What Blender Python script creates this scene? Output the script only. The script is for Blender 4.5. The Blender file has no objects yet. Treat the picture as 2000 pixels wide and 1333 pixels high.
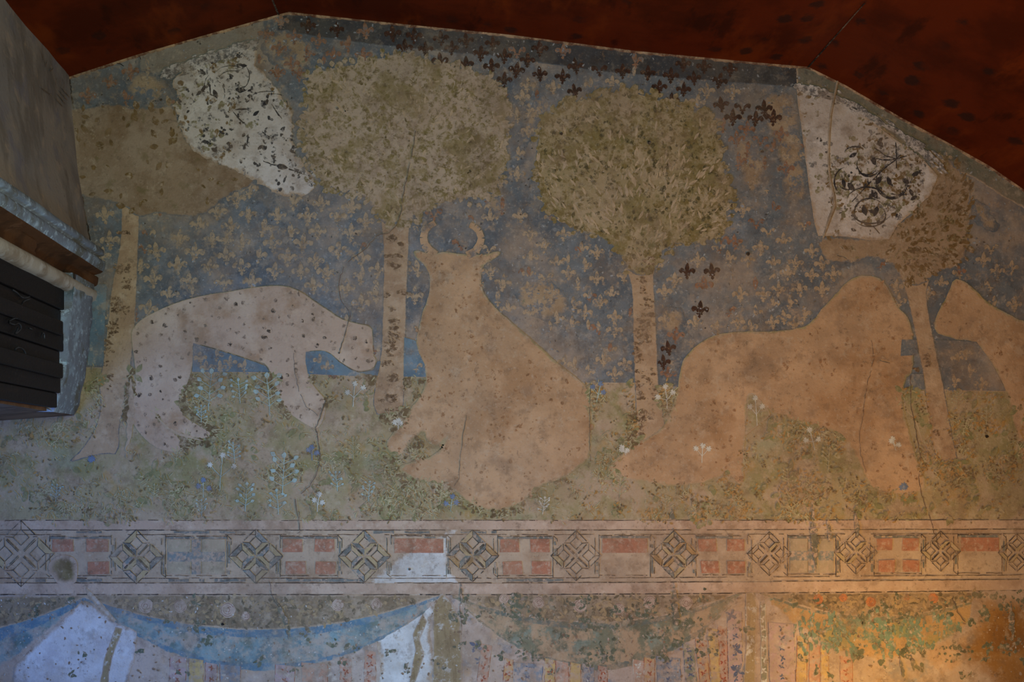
import bpy, math, random
import numpy as np
from mathutils import Vector, Matrix

random.seed(7); RNG = np.random.default_rng(11)
S = 0.003            # metres per photograph pixel on the painted wall
D = 6.0              # camera distance from the painted wall
ZC = 2.35            # height of the frame centre on the wall
VX, VY = 900.0, 900.0
CAMX = (VX-1000)*S; CAMZ = ZC+(667-VY)*S
sc = bpy.context.scene
# ------------------------------------------------------------ camera, world, lights, exposure
cd = bpy.data.cameras.new('camera'); cam = bpy.data.objects.new('camera', cd); sc.collection.objects.link(cam)
cam.location = (CAMX, -D, CAMZ); cam.rotation_euler = (math.pi/2, 0, 0)
cd.lens = 36; cd.sensor_width = 36; cd.shift_x = (1000-VX)/2000; cd.shift_y = (VY-666.5)/2000
cd.clip_start = 0.05; sc.camera = cam
w = bpy.data.worlds.new('world'); sc.world = w; w.use_nodes = True
w.node_tree.nodes['Background'].inputs[0].default_value = (0.62, 0.64, 0.75, 1)
w.node_tree.nodes['Background'].inputs[1].default_value = 0.03
sc.view_settings.view_transform = 'Standard'; sc.view_settings.look = 'None'
sc.view_settings.gamma = 1; sc.view_settings.use_curve_mapping = False
sc.view_settings.exposure = 0.0
def light(name, kind, loc, target, power, col, size=0.5, size_y=None, spot=None):
    l = bpy.data.lights.new(name, kind); o = bpy.data.objects.new(name, l); sc.collection.objects.link(o)
    o.location = loc; l.energy = power; l.color = col
    o.rotation_euler = (Vector(target)-Vector(loc)).to_track_quat('-Z', 'Y').to_euler()
    if kind == 'AREA':
        l.shape = 'RECTANGLE'; l.size = size; l.size_y = size_y or size
    elif kind == 'SPOT':
        l.spot_size = spot; l.spot_blend = 1; l.shadow_soft_size = size
    else: l.shadow_soft_size = size
    return o
def P(px, py, out=0.0):
    return Vector(((px-1000)*S, -out, ZC+(667-py)*S))
LIGHTS = [
 ('window_daylight', 'AREA', (-3.3,-3.1,0.55), P(560,1150), 58, (0.02,0.22,1.0), 1.0, 1.3, None),
 ('uplight_warm', 'SPOT', tuple(P(1700,1440,1.0)), P(1680,1230), 84, (1.0,0.55,0.10), .12, None, math.radians(110)),
 ('warm_fill', 'AREA', (1.1,-3.6,1.0), P(1480,820), 56, (1.0,0.47,0.14), .5, .5, None),  # added warm fill, brightens the middle right of the wall
 ('low_cool_fill', 'AREA', (-0.6,-1.9,0.2), P(760,1150), 19, (0.16,0.55,1.0), .5, .5, None),  # added cool fill near the floor, no source stands there
 ('front_fill', 'AREA', (-0.6,-4.6,2.2), P(850,500), 88, (0.68,0.88,0.80), .8, .8, None),  # added frontal fill from near the camera
]
for a in LIGHTS: light(*a)

# ------------------------------------------------------------ object helpers
def tag(o, label=None, cat=None, group=None, kind=None):
    if label: o['label'] = label
    if cat: o['category'] = cat
    if group: o['group'] = group
    if kind: o['kind'] = kind
    return o
def link(name, me, mat, parent=None):
    o = bpy.data.objects.new(name, me); sc.collection.objects.link(o)
    if mat: me.materials.append(mat)
    if parent:
        o.parent = parent
        m = Matrix.Identity(4); q = parent
        while q is not None:
            m = m @ Matrix.Translation(q.location); q = q.parent
        b = parent
        o.matrix_parent_inverse = Matrix.Translation(-world_loc(b))
    return o
def world_loc(o):
    # only empties carry an offset: every mesh keeps its vertices in room coordinates
    return Vector(o.location)
def empty(name, loc):
    o = bpy.data.objects.new(name, None); sc.collection.objects.link(o); o.location = loc; o.empty_display_size = .1
    return o
def mesh(name, verts, faces, mat, parent=None, smooth=False, attrs=None):
    me = bpy.data.meshes.new(name); me.from_pydata([tuple(v) for v in verts], [], faces)
    if smooth:
        for p in me.polygons: p.use_smooth = True
    me.update()
    if attrs:
        for k, a in attrs.items():
            at = me.attributes.new(k, 'FLOAT', 'POINT'); at.data.foreach_set('value', np.asarray(a, dtype=np.float32))
    return link(name, me, mat, parent)

# ------------------------------------------------------------ node helpers
def lin(c):
    return tuple(((v/255)/12.92 if v/255 <= .04045 else ((v/255+.055)/1.055)**2.4) for v in c)+(1,)
class M:
    def __init__(s, name, rough=.9, bump=.25):
        s.m = bpy.data.materials.new(name); s.m.use_nodes = True; s.t = s.m.node_tree; s.n = s.t.nodes
        s.b = s.n['Principled BSDF']; s.b.inputs['Roughness'].default_value = rough
        s.b.inputs['Specular IOR Level'].default_value = .25
        s.pos = s.n.new('ShaderNodeNewGeometry').outputs['Position']; s.cache = {}; s.bump = bump; s.veil = 0
    def l(s, a, b): s.t.links.new(a, b)
    def vec(s, off, sc3=None):
        k = ('v', off, sc3)
        if k not in s.cache:
            n = s.n.new('ShaderNodeMapping'); n.inputs['Location'].default_value = (off*3.7, off*1.3, off*5.1)
            if sc3: n.inputs['Scale'].default_value = sc3
            s.l(s.pos, n.inputs['Vector']); s.cache[k] = n.outputs[0]
        return s.cache[k]
    def noise(s, scale, off=0, detail=5, rough=.6, sc3=None, dist=0):
        k = (scale, off, detail, rough, sc3, dist)
        if k not in s.cache:
            n = s.n.new('ShaderNodeTexNoise'); n.inputs['Scale'].default_value = scale
            n.inputs['Detail'].default_value = detail; n.inputs['Roughness'].default_value = rough
            n.inputs['Distortion'].default_value = dist
            s.l(s.vec(off, sc3), n.inputs['Vector']); s.cache[k] = n.outputs['Fac']
        return s.cache[k]
    def ramp(s, f, lo, hi, a=0.0, b=1.0):
        n = s.n.new('ShaderNodeMapRange'); n.interpolation_type = 'SMOOTHSTEP'
        sw = lo > hi
        if sw: lo, hi, a, b = hi, lo, b, a
        for i, v in zip((1, 2, 3, 4), (lo, hi, a, b)): n.inputs[i].default_value = v
        s.l(f, n.inputs[0]); return n.outputs[0]
    def math(s, op, a, b=None, c=None):
        n = s.n.new('ShaderNodeMath'); n.operation = op
        for i, v in enumerate((a, b, c)):
            if v is None: continue
            if isinstance(v, (int, float)): n.inputs[i].default_value = v
            else: s.l(v, n.inputs[i])
        return n.outputs[0]
    def mix(s, f, a, b):
        n = s.n.new('ShaderNodeMix'); n.data_type = 'RGBA'
        ff, aa, bb = n.inputs[0], n.inputs[6], n.inputs[7]
        for v, i in ((f, ff), (a, aa), (b, bb)):
            if isinstance(v, (int, float)): i.default_value = v
            elif isinstance(v, tuple): i.default_value = lin(v)
            else: s.l(v, i)
        return n.outputs[2]
    def attr(s, name):
        n = s.n.new('ShaderNodeAttribute'); n.attribute_name = name; return n.outputs['Fac']
    def stack(s, spec):
        """spec[0] a colour; then (colour or spec, scale, lo, hi, amount, offset, detail, rough, axis scale)"""
        c = spec[0]
        for e in spec[1:]:
            col, scale, lo, hi, amt = e[:5]
            off = e[5] if len(e) > 5 else 0; det = e[6] if len(e) > 6 else 5; ro = e[7] if len(e) > 7 else .6
            sc3 = e[8] if len(e) > 8 else None
            f = s.ramp(s.noise(scale, off, det, ro, sc3), lo, hi, 0, amt)
            if isinstance(col, list): col = s.stack(col)
            c = s.mix(f, c, col)
        return c
    def done(s, c, bumps=((9, .35, 3), (70, .5, 3)), dist=.012, h=None):
        if s.veil:
            c = s.mix(s.ramp(s.noise(3.4, 71, 6, .66), .46, .68, 0, .42*s.veil), c, (150,128,104))
            c = s.mix(s.ramp(s.noise(2.3, 72, 5, .6), .52, .7, 0, .30*s.veil), c, (104,90,76))
            c = s.mix(s.ramp(s.noise(9, 75, 8, .72), .50, .66, 0, .40*s.veil), c, (108,88,68))
            c = s.mix(s.ramp(s.noise(13, 76, 8, .74), .54, .66, 0, .38*s.veil), c, (180,164,142))
            c = s.mix(s.ramp(s.noise(24, 77, 8, .74), .57, .66, 0, .45*s.veil), c, (86,72,58))
            c = s.mix(s.ramp(s.noise(48, 73, 6, .72), .56, .70, 0, .50*s.veil), c, (182,168,150))
            c = s.mix(s.ramp(s.noise(62, 74, 6, .72), .58, .72, 0, .50*s.veil), c, (96,80,64))
        if isinstance(c, tuple): s.b.inputs['Base Color'].default_value = lin(c)
        else: s.l(c, s.b.inputs['Base Color'])
        if s.bump:
            acc = h
            for (scv, amt, det) in bumps:
                f = s.math('MULTIPLY', s.noise(scv, 41, det, .6), amt)
                acc = f if acc is None else s.math('ADD', acc, f)
            bn = s.n.new('ShaderNodeBump'); bn.inputs['Strength'].default_value = s.bump; bn.inputs['Distance'].default_value = dist
            s.l(acc, bn.inputs['Height']); s.l(bn.outputs[0], s.b.inputs['Normal'])
        return s.m

PLASTER = [(170,150,128), ((186,166,142), 2.2, .42, .62, .7, 1), ((142,112,84), 3.1, .5, .7, .6, 2),
           ((128,112,98), 9, .54, .7, .5, 3), ((196,180,158), 26, .58, .72, .45, 4), ((92,70,52), 34, .67, .75, .5, 5, 6, .68)]
SKY = [(104,110,114), ((86,92,98), 3, .42, .62, .8, 6), ((120,128,136), 5, .54, .7, .6, 7), ((126,116,102), 6, .52, .7, .6, 8), ((80,86,92), 11, .50, .66, .6, 57),
       ((146,150,152), 26, .53, .70, .6, 9, 7, .74), ((74,76,80), 22, .53, .68, .7, 10, 7, .74), ((156,136,112), 14, .54, .66, .75, 11, 8, .74),
       ((172,174,174), 60, .60, .72, .6, 12, 6, .74), ((64,60,56), 50, .60, .72, .6, 58, 6, .74)]
MEADOW = [(156,142,110), ((134,128,88), 3.2, .45, .6, .8, 13), ((168,148,126), 5, .48, .6, .8, 14), ((122,102,66), 18, .54, .68, .7, 15, 7, .7),
          ((180,174,148), 24, .57, .7, .6, 16, 7, .72), ((98,82,60), 42, .6, .72, .6, 17, 7, .7), ((138,146,122), 4, .58, .72, .5, 18), ((164,132,78), 7, .56, .68, .5, 19)]
def paint(name, spec, worn_to=None, edge=0.0, amp=10, rough=.9, bump=.5, fade=False, wear=None, wscale=24, veil=1.0):
    """pigment over an under-layer: thins out towards its outline ('sd', pixels inside the outline) and where it is worn"""
    m = M(name, rough, bump); m.veil = veil; c = m.stack(spec)
    if worn_to:
        u = m.stack(worn_to); f = None
        if edge:
            sd = m.attr('sd'); nz = m.noise(20, 50, 7, .72)
            q = m.math('MULTIPLY_ADD', m.math('SUBTRACT', nz, .5), amp*4.0, sd)
            f = m.ramp(q, 0, edge, 0, 1)
        if wear:
            q = m.ramp(m.noise(wscale, 51, 7, .7), wear[0], wear[1], wear[2], 1)
            f = q if f is None else m.math('MULTIPLY', f, q)
        if fade: f = m.math('MULTIPLY', f, m.attr('fade'))
        c = m.mix(f, u, c)
    return m.done(c)

# ------------------------------------------------------------ painted fields (signed distance, photograph pixels)
X0, X1, Y0, Y1, G = -260, 2280, 0, 1449, 3
gx = np.arange(X0, X1+1, G); gy = np.arange(Y0, Y1+1, G); GX, GY = np.meshgrid(gx, gy); NX, NY = len(gx), len(gy)
def vnoise(cell, seed):
    r = np.random.default_rng(seed); h = int((Y1-Y0)/cell)+3; wd = int((X1-X0)/cell)+3
    g = r.random((h, wd)); fx = (GX-X0)/cell; fy = (GY-Y0)/cell; ix = fx.astype(int); iy = fy.astype(int)
    tx = fx-ix; ty = fy-iy; tx = tx*tx*(3-2*tx); ty = ty*ty*(3-2*ty)
    return (g[iy,ix]*(1-tx)+g[iy,ix+1]*tx)*(1-ty)+(g[iy+1,ix]*(1-tx)+g[iy+1,ix+1]*tx)*ty-.5
RAG = {s: (vnoise(46, s)*.45+vnoise(19, s+50)*.35+vnoise(8, s+90)*.35) for s in (1, 2, 3)}
def smooth(pts, it=2):
    p = np.array(pts, float)
    for _ in range(it):
        q = np.roll(p, -1, 0); a = p*.75+q*.25; b = p*.25+q*.75
        p = np.stack([a, b], 1).reshape(-1, 2)
    return p
def sdf(pts, sm=1, pad=60):
    p = smooth(pts, sm) if sm else np.array(pts, float)
    out = np.full(GX.shape, -float(pad))
    i0 = max(0, int((p[:,0].min()-pad-X0)//G)); i1 = min(NX, int((p[:,0].max()+pad-X0)//G)+2)
    j0 = max(0, int((p[:,1].min()-pad-Y0)//G)); j1 = min(NY, int((p[:,1].max()+pad-Y0)//G)+2)
    x = GX[j0:j1, i0:i1]; y = GY[j0:j1, i0:i1]
    d = np.full(x.shape, 1e9); ins = np.zeros(x.shape, bool)
    q = np.roll(p, -1, 0)
    for (ax, ay), (bx, by) in zip(p, q):
        ex, ey = bx-ax, by-ay; L = ex*ex+ey*ey+1e-9
        t = np.clip(((x-ax)*ex+(y-ay)*ey)/L, 0, 1)
        d = np.minimum(d, (x-ax-t*ex)**2+(y-ay-t*ey)**2)
        if ay != by:
            c = ((ay > y) != (by > y)) & (x < (bx-ax)*(y-ay)/(by-ay)+ax); ins ^= c
    d = np.sqrt(d); out[j0:j1, i0:i1] = np.where(ins, d, -d)
    return out
def field(name, f, mat, out, parent, rag=0, seed=1, extra=None):
    """one flat painted field: grid cells inside the outline, rim vertices slid on to it"""
    f = f+(RAG[seed]*rag*2 if rag else 0)
    c = np.maximum(np.maximum(f[:-1,:-1], f[1:,:-1]), np.maximum(f[:-1,1:], f[1:,1:])) > 0
    J, I = np.nonzero(c)
    idx = lambda j, i: j*NX+i
    F = np.stack([idx(J, I), idx(J+1, I), idx(J+1, I+1), idx(J, I+1)], 1)
    gyf, gxf = np.gradient(f, G); g2 = gxf**2+gyf**2+.05
    neg = np.clip(np.where(f < 0, f, 0), -G*1.2, 0)
    PX = GX-neg*gxf/g2; PY = GY-neg*gyf/g2
    used, inv = np.unique(F, return_inverse=True)
    F = inv.reshape(F.shape)
    px = PX.ravel()[used]; py = PY.ravel()[used]
    n = len(used); co = np.empty((n, 3), np.float32)
    co[:,0] = (px-1000)*S; co[:,1] = -out; co[:,2] = ZC+(667-py)*S
    me = bpy.data.meshes.new(name); me.vertices.add(n); me.vertices.foreach_set('co', co.ravel())
    nf = len(F); me.loops.add(nf*4); me.polygons.add(nf)
    me.loops.foreach_set('vertex_index', F.ravel().astype(np.int32))
    me.polygons.foreach_set('loop_start', np.arange(0, nf*4, 4, dtype=np.int32))
    me.update(calc_edges=True); me.validate()
    at = me.attributes.new('sd', 'FLOAT', 'POINT'); at.data.foreach_set('value', np.maximum(f.ravel()[used], 0).astype(np.float32))
    if extra is not None:
        at = me.attributes.new('fade', 'FLOAT', 'POINT'); at.data.foreach_set('value', extra.ravel()[used].astype(np.float32))
    return link(name, me, mat, parent)
def at(f, x, y):
    i = np.clip(((np.asarray(x)-X0)/G).astype(int), 0, NX-1); j = np.clip(((np.asarray(y)-Y0)/G).astype(int), 0, NY-1)
    return f[j, i]
class Flat:
    """collects flat brush marks lying on the wall, linked as one mesh"""
    def __init__(s, out): s.v = []; s.f = []; s.out = out
    def poly(s, pts):
        b = len(s.v); z = s.out+random.uniform(0, 1.7e-4); s.v += [P(x, y, z) for x, y in pts]
        a = sum(pts[i-1][0]*pts[i][1]-pts[i][0]*pts[i-1][1] for i in range(len(pts)))
        r = list(range(b, b+len(pts))); s.f.append(r if a < 0 else r[::-1])
    def dab(s, x, y, r, asp=1.0, ang=0.0, n=7, jit=.35):
        ps = []; ca, sa = math.cos(ang), math.sin(ang)
        for k in range(n):
            t = 2*math.pi*k/n; q = r*(1+random.uniform(-jit, jit)); u, v = q*math.cos(t)*asp, q*math.sin(t)
            ps.append((x+u*ca-v*sa, y+u*sa+v*ca))
        s.poly(ps)
    def leaf(s, x, y, L, W, ang):
        ca, sa = math.cos(ang), math.sin(ang); ps = []
        for u, v in ((0,0),(.25,.4),(.55,.5),(.8,.3),(1,0),(.8,-.3),(.55,-.5),(.25,-.4)):
            u *= L; v *= W*random.uniform(.8, 1.2); ps.append((x+u*ca-v*sa, y+u*sa+v*ca))
        s.poly(ps)
    def line(s, pts, wd=1.6, step=6, wob=.5, gap=0.0, taper=False):
        """a brush line with an uneven width, broken where worn"""
        P2 = []
        for a, b in zip(pts[:-1], pts[1:]):
            L = math.hypot(b[0]-a[0], b[1]-a[1]); n = max(1, int(L/step))
            for k in range(n): P2.append((a[0]+(b[0]-a[0])*k/n, a[1]+(b[1]-a[1])*k/n))
        P2.append(tuple(pts[-1])); N = len(P2)
        Q = [(x+random.uniform(-wob, wob), y+random.uniform(-wob, wob)) for x, y in P2]
        E = []
        for i, (x, y) in enumerate(Q):
            a, b = Q[max(0, i-1)], Q[min(N-1, i+1)]; dx, dy = b[0]-a[0], b[1]-a[1]; L = math.hypot(dx, dy) or 1
            h = wd/2*random.uniform(.6, 1.25)
            if taper: h *= max(.12, math.sin(math.pi*(i+.3)/(N+.0)))
            E.append(((x-dy/L*h, y+dx/L*h), (x+dy/L*h, y-dx/L*h)))
        on = True
        for i in range(N-1):
            if gap:
                if on and random.random() < gap: on = False
                elif not on and random.random() < .4: on = True
            if on: s.poly([E[i][0], E[i+1][0], E[i+1][1], E[i][1]])
    def build(s, name, mat, parent, kind=None, label=None):
        if not s.v: return None
        o = mesh(name, s.v, s.f, mat, parent)
        return tag(o, label, kind=kind)
def arc(cx, cy, r, a0, a1, n=16, ry=None):
    return [(cx+r*math.cos(math.radians(a0+(a1-a0)*k/n)), cy+(ry or r)*math.sin(math.radians(a0+(a1-a0)*k/n))) for k in range(n+1)]

# ------------------------------------------------------------ materials
MT = {}
MT['plaster'] = paint('old_plaster', PLASTER)
def solid(name, col, var=.25, under=None, wear=None, wscale=30, rough=.9, bump=.2):
    d = tuple(int(v*(1-var)) for v in col); u = tuple(min(255, int(v*(1+var))) for v in col)
    MT[name] = paint(name, [col, (d, 14, .45, .65, .9, 20), (u, 30, .55, .7, .7, 21, 6, .7)], worn_to=under, wear=wear, wscale=wscale, rough=rough, bump=bump)
    return MT[name]

# ------------------------------------------------------------ the room
def XC(y0):
    return float(np.interp(y0, [150, 330, 450, 515, 560, 640, 720, 790, 812], [135, 152, 171, 187, 180, 175, 166, 152, 142]))
SPL = 0.06
def wall_left_pt(y0, d, out=0.0):
    """point on the projecting left wall: y0 = height as seen at the corner, d = distance from the painted wall"""
    return Vector(((XC(y0)-1000)*S+SPL*d+out, -d, ZC+(667-y0)*S))
wall = mesh('wall_back', [P(-420, -60), P(2420, -60), P(2420, 1450), P(-420, 1450)], [(0, 3, 2, 1)], MT['plaster'])
tag(wall, 'plastered end wall carrying the faded frescoes', kind='structure')
fl = M('stone_floor', .8, .3); c = fl.stack([(120,108,92), ((96,84,70), 3, .45, .6, .8, 1), ((140,128,110), 12, .55, .7, .5, 2)])
fl.done(c)
H = 0.0
mesh('floor', [(-4.3,-9,H), (4.3,-9,H), (4.3,0,H), (-4.3,0,H)], [(0,1,2,3)], fl.m)['kind'] = 'structure'
mesh('wall_right', [P(2420,-60), P(2420,1450), P(2420,1450,9), P(2420,-60,9)], [(0,1,2,3)], MT['plaster'])['kind'] = 'structure'

# red painted board ceiling, folded along three ridges
cm = M('red_painted_boards', .55, .35)
c = cm.stack([(88,30,5), ((62,19,3), 1.6, .42, .6, .85, 1), ((112,46,8), 3.2, .52, .68, .7, 2, 5, .6, (1, .35, 1)),
              ((44,14,4), 6, .55, .68, .7, 3, 6, .65, (1, .3, 1)), ((96,46,22), 40, .64, .72, .3, 4, 6, .7)])
vo = cm.n.new('ShaderNodeTexVoronoi'); vo.inputs['Scale'].default_value = 5.2; vo.inputs['Randomness'].default_value = .55
cm.l(cm.vec(9, (1, .8, 1)), vo.inputs['Vector'])
dd = cm.math('ADD', vo.outputs['Distance'], cm.math('MULTIPLY', cm.math('SUBTRACT', cm.noise(22, 8, 5, .7), .5), .38))
c = cm.mix(cm.math('MULTIPLY', cm.ramp(dd, .27, .14, 0, .75), cm.ramp(cm.noise(1.3, 12), .42, .56)), c, (34,22,18))
cm.b.inputs['Specular IOR Level'].default_value = .08
cm.done(c, bumps=((4, .5, 3), (50, .3, 3)))
EDGE = [(-420, 302), (135, 152), (270, 108), (420, 65), (545, 30), (565, 25), (640, 33), (760, 46), (1000, 70), (1240, 101), (1480, 124), (1577, 132), (1650, 168),
        (1760, 232), (1850, 280), (1930, 325), (2000, 373), (2420, 622)]
def ceil_y(x): return float(np.interp(x, [e[0] for e in EDGE], [e[1] for e in EDGE]))
V = []; F = []
NE = len(EDGE); DY = [0, .5, 1.2, 2.2, 3.6, 6, 9]
for d in DY:
    for x, y in EDGE: V.append(P(x, y, d))
for a in range(len(DY)-1):
    for i in range(NE-1): F.append((a*NE+i, a*NE+i+1, (a+1)*NE+i+1, (a+1)*NE+i))
# board thickness above
b = len(V)
for d in (0, 9):
    for x, y in EDGE: V.append(P(x, y-16, d))
for i in range(NE-1): F.append((b+i, b+NE+i, b+NE+i+1, b+i+1))
for i in range(NE-1): F.append(((len(DY)-1)*NE+i, (len(DY)-1)*NE+i+1, b+NE+i+1, b+NE+i))
ceil = mesh('ceiling', V, F, cm.m); tag(ceil, kind='structure')
sm = Flat(0.0)
solid('joint_shadow', (30,20,16), .2, bump=0); solid('pale_mortar', (176,146,112), .25, under=[(96,62,44)], wear=(.42, .58, 0), wscale=14)
# open joint between two boards and the joint along the fold
for (x, y, L) in ((1577, 131.3, .85), (545, 29.5, .9)):
    a = P(x, y+.6, 0.0); e = .006
    mesh('joint', [a+Vector((-e,0,-.004)), a+Vector((e,0,-.004)), a+Vector((e*.5,-L,-.004)), a+Vector((-e*.5,-L,-.004))], [(0,1,2,3)], MT['joint_shadow'], ceil)
# torn mortar lip where ceiling meets the painted wall
lv = []; lf = []
xs = list(range(-200, 2300, 7))
for x in xs:
    y = ceil_y(x); t = random.uniform(1.2, 4.2)
    lv += [P(x, y-2, .000), P(x, y-1, .012), P(x, y+t, .010), P(x, y+t+.8, .001)]
for i in range(len(xs)-1):
    for k in range(3): lf.append((i*4+k, i*4+k+1, (i+1)*4+k+1, (i+1)*4+k))
tag(mesh('mortar_lip', lv, lf, MT['pale_mortar'], wall), 'torn pale mortar lip under the red ceiling')

# ---- projecting left wall with its moulded window head and shutter
lw = M('left_wall_plaster', .92, .4)
c = lw.stack([(140,134,128), ((122,120,120), 2.2, .45, .62, .8, 31), ((104,98,92), 5, .5, .66, .7, 32, 6, .6, (1,1,.4)),
              ((168,152,134), 9, .55, .7, .5, 33), ((112,112,124), 4, .55, .7, .7, 34), ((80,70,60), 26, .62, .72, .4, 35)])
lw.done(c, bumps=((5, .6, 4), (40, .4, 4)))
st = M('weathered_daylit_stone', .9, .5)  # blue daylight is tinted into the stone colours
c = st.stack([(118,132,150), ((150,176,200), 5, .48, .62, .7, 36), ((98,100,92), 5, .48, .62, .85, 37), ((174,202,226), 24, .53, .64, .8, 38, 7, .72),
              ((66,56,46), 18, .6, .72, .6, 39, 6, .7)])
st.done(c, bumps=((14, .5, 4), (70, .5, 4)))
JD = .44        # jamb depth along the left wall
def grid_surface(name, rows, mat, parent=None, smoothf=True):
    V = [v for r in rows for v in r]; n = len(rows[0]); F = []
    for j in range(len(rows)-1):
        for i in range(n-1): F.append((j*n+i, (j+1)*n+i, (j+1)*n+i+1, j*n+i+1))
    return mesh(name, V, F, mat, parent, smoothf)
ds = [0, .03, .1, .25, .53, .9, 1.4, 2.0, 2.6]
def wav(y0, d): return .006*math.sin(y0*.05+d*9)+.005*math.sin(y0*.021-d*5)
rows = [[wall_left_pt(y0, d, wav(y0, d) if d > 0.02 else 0) for d in ds] for y0 in list(range(60, 500, 20))+[500]]
wl = grid_surface('wall_left', rows, lw.m); tag(wl, 'rough plastered projecting side wall above the shuttered window', kind='structure')
# upper strokes of old drawing on the left wall
lm = []; lfc = []
def lstroke(pts, wd, parent, mat, out=.012):
    V = []; F = []
    for i, (y0, d) in enumerate(pts):
        t = wd*(.35+math.sin(math.pi*(i+.5)/len(pts)))
        V += [wall_left_pt(y0-t, d, out), wall_left_pt(y0+t, d, out)]
    for i in range(len(pts)-1): F.append((2*i, 2*i+1, 2*i+3, 2*i+2))
    return V, F
solid('faded_grey_drawing', (96,88,76), .2, under=[(132,116,102)], wear=(.4, .55, 0))
def px_to_left(px, py):
    y0 = py; d = .1
    for _ in range(25):
        num = S*(px-900)+CAMX-(XC(y0)-1000)*S; den = SPL+(px-900)*S/D
        d = max(0, num/den); k = D/(D-d); y0 = 900+(py-900)/k
    return y0, d
V = []; F = []
for (a, bq) in (((88,118),(84,132)), ((80,105),(78,122)), ((107,152),(104,166)), ((114,150),(113,166)), ((100,133),(93,140)), ((122,158),(121,172)),
                ((112,178),(128,196)), ((108,184),(124,204)), ((116,172),(132,190)), ((74,96),(84,126)), ((60,160),(70,205)), ((76,172),(96,186)), ((106,194),(118,208))):
    v, f = lstroke([px_to_left(a[0]+(bq[0]-a[0])*t/5, a[1]+(bq[1]-a[1])*t/5) for t in range(6)], 1.0, wl, None)
    F += [tuple(q+len(V) for q in x) for x in f]; V += v
tag(mesh('faded_drawing', V, F, MT['faded_grey_drawing'], wl), 'faint grey brush strokes near the ceiling corner', kind='stuff')

win = empty('window_1', wall_left_pt(812, .6)); tag(win, 'shuttered window with moulded stone head in the left wall', kind='structure')
# moulded head: profile (out, y0) swept away from the painted wall
prof = [(0,480),(.012,482),(.05,486),(.066,489),(.066,497),(.06,500),(.03,503),(.026,507),(.045,509),(.056,512),(.060,517),(.058,524),(.05,531),(.035,535),
        (.0,538),(-.03,543),(-.045,551),(-.04,559),(-.012,564),(.014,566),(.03,570),(.036,576),(.033,583),(.022,589),(0,592),(-.03,593),(-.10,594)]
dl = [0.0, .012, .05, .12, .2, .3, .4, .5, .6, .7, .85, 1.0, 1.2, 1.5, 2.0, 2.6]
rows = []
for (o, y) in prof:
    r = []
    for i, d in enumerate(dl):
        y2 = y
        oo = o
        if o < -.002 and y < 562:     # the hollow dies out before the corner and is broken by a stub
            k = min(1, max(0, (d-.10)/.10)); oo = o*k+.03*(1-k)
            if .93 < d < 1.05: oo = .02
        oo += .0012*math.sin(d*31+y*.3)
        r.append(wall_left_pt(min(y2, 594)+random.uniform(-.6, .6)+18*(1 if 0 else 0), d, oo))
    rows.append(r)
def head_row(y): return y
hd = grid_surface('window_head', rows[:13], st.m, win); tag(hd, 'moulded stone window head')
hb = M('brown_painted_shaded_hollow', .9, .4); hb.done(hb.stack([(84,56,34), ((60,38,22), 6, .45, .6, .8, 3), ((112,82,58), 14, .58, .7, .6, 5)]))  # brown paint and the shade of the hollow in one dark colour
tag(grid_surface('hollow', rows[12:19], hb.m, hd), 'brown painted hollow of the window head, its shade darkened into the colour')
ro = M('lit_roll', .85, .4); ro.done(ro.stack([(168,164,154), ((132,120,104), 6, .45, .62, .8, 3), ((188,190,188), 14, .54, .68, .6, 5)]))  # light on the roll is put into a paler colour
tag(grid_surface('roll', rows[18:], ro.m, hd), 'round moulding below the hollow, coloured paler to look lit')
# jamb
js = [0, .02, .06, .14, .24, .34, .40, JD]
rows = []
for y0 in [560, 575, 594]+list(range(606, 812, 9))+[812]:
    r = []
    for d in js:
        o = {0: 0, .02: .008, .06: .028}.get(d, .03)+.004*math.sin(y0*.11+d*30)
        dd = d
        if d >= .34:
            dd = d*(1+ .06*(1 if y0 < 700 else -.0))+random.uniform(-.012, .012); o -= .0
        if d == JD: dd = JD+.03*math.sin(y0*.05)+random.uniform(-.015, .015)
        r.append(wall_left_pt(y0, dd, o))
    r.append(wall_left_pt(y0, dd+.01, -.06))
    rows.append(r)
jb = grid_surface('window_jamb', rows, st.m, win); tag(jb, 'chipped stone window jamb with blue daylight tinted in')
# soffit / sill underside
un = M('brown_underside', .9, .3); un.done(un.stack([(136,108,80), ((104,80,58), 5, .45, .62, .8, 3), ((150,128,104), 16, .55, .7, .5, 5)]))
V = [wall_left_pt(812, 0, .0), wall_left_pt(811, JD, .03), wall_left_pt(804, JD+.05, -.01), wall_left_pt(804, 2.6, -.01), P(-200, 836), P(60, 818, .004)]
tag(mesh('window_sill', V, [(0,1,2),(0,2,3),(0,3,5),(3,4,5)], un.m, win), 'brown underside below the shutter')
# flat face of the block beyond and behind the shutter
mesh('window_recess', [wall_left_pt(590, .3, -.2), wall_left_pt(812, .3, -.2), wall_left_pt(812, 2.6, -.2), wall_left_pt(590, 2.6, -.2)], [(0,1,2,3)], un.m, win)
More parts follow.
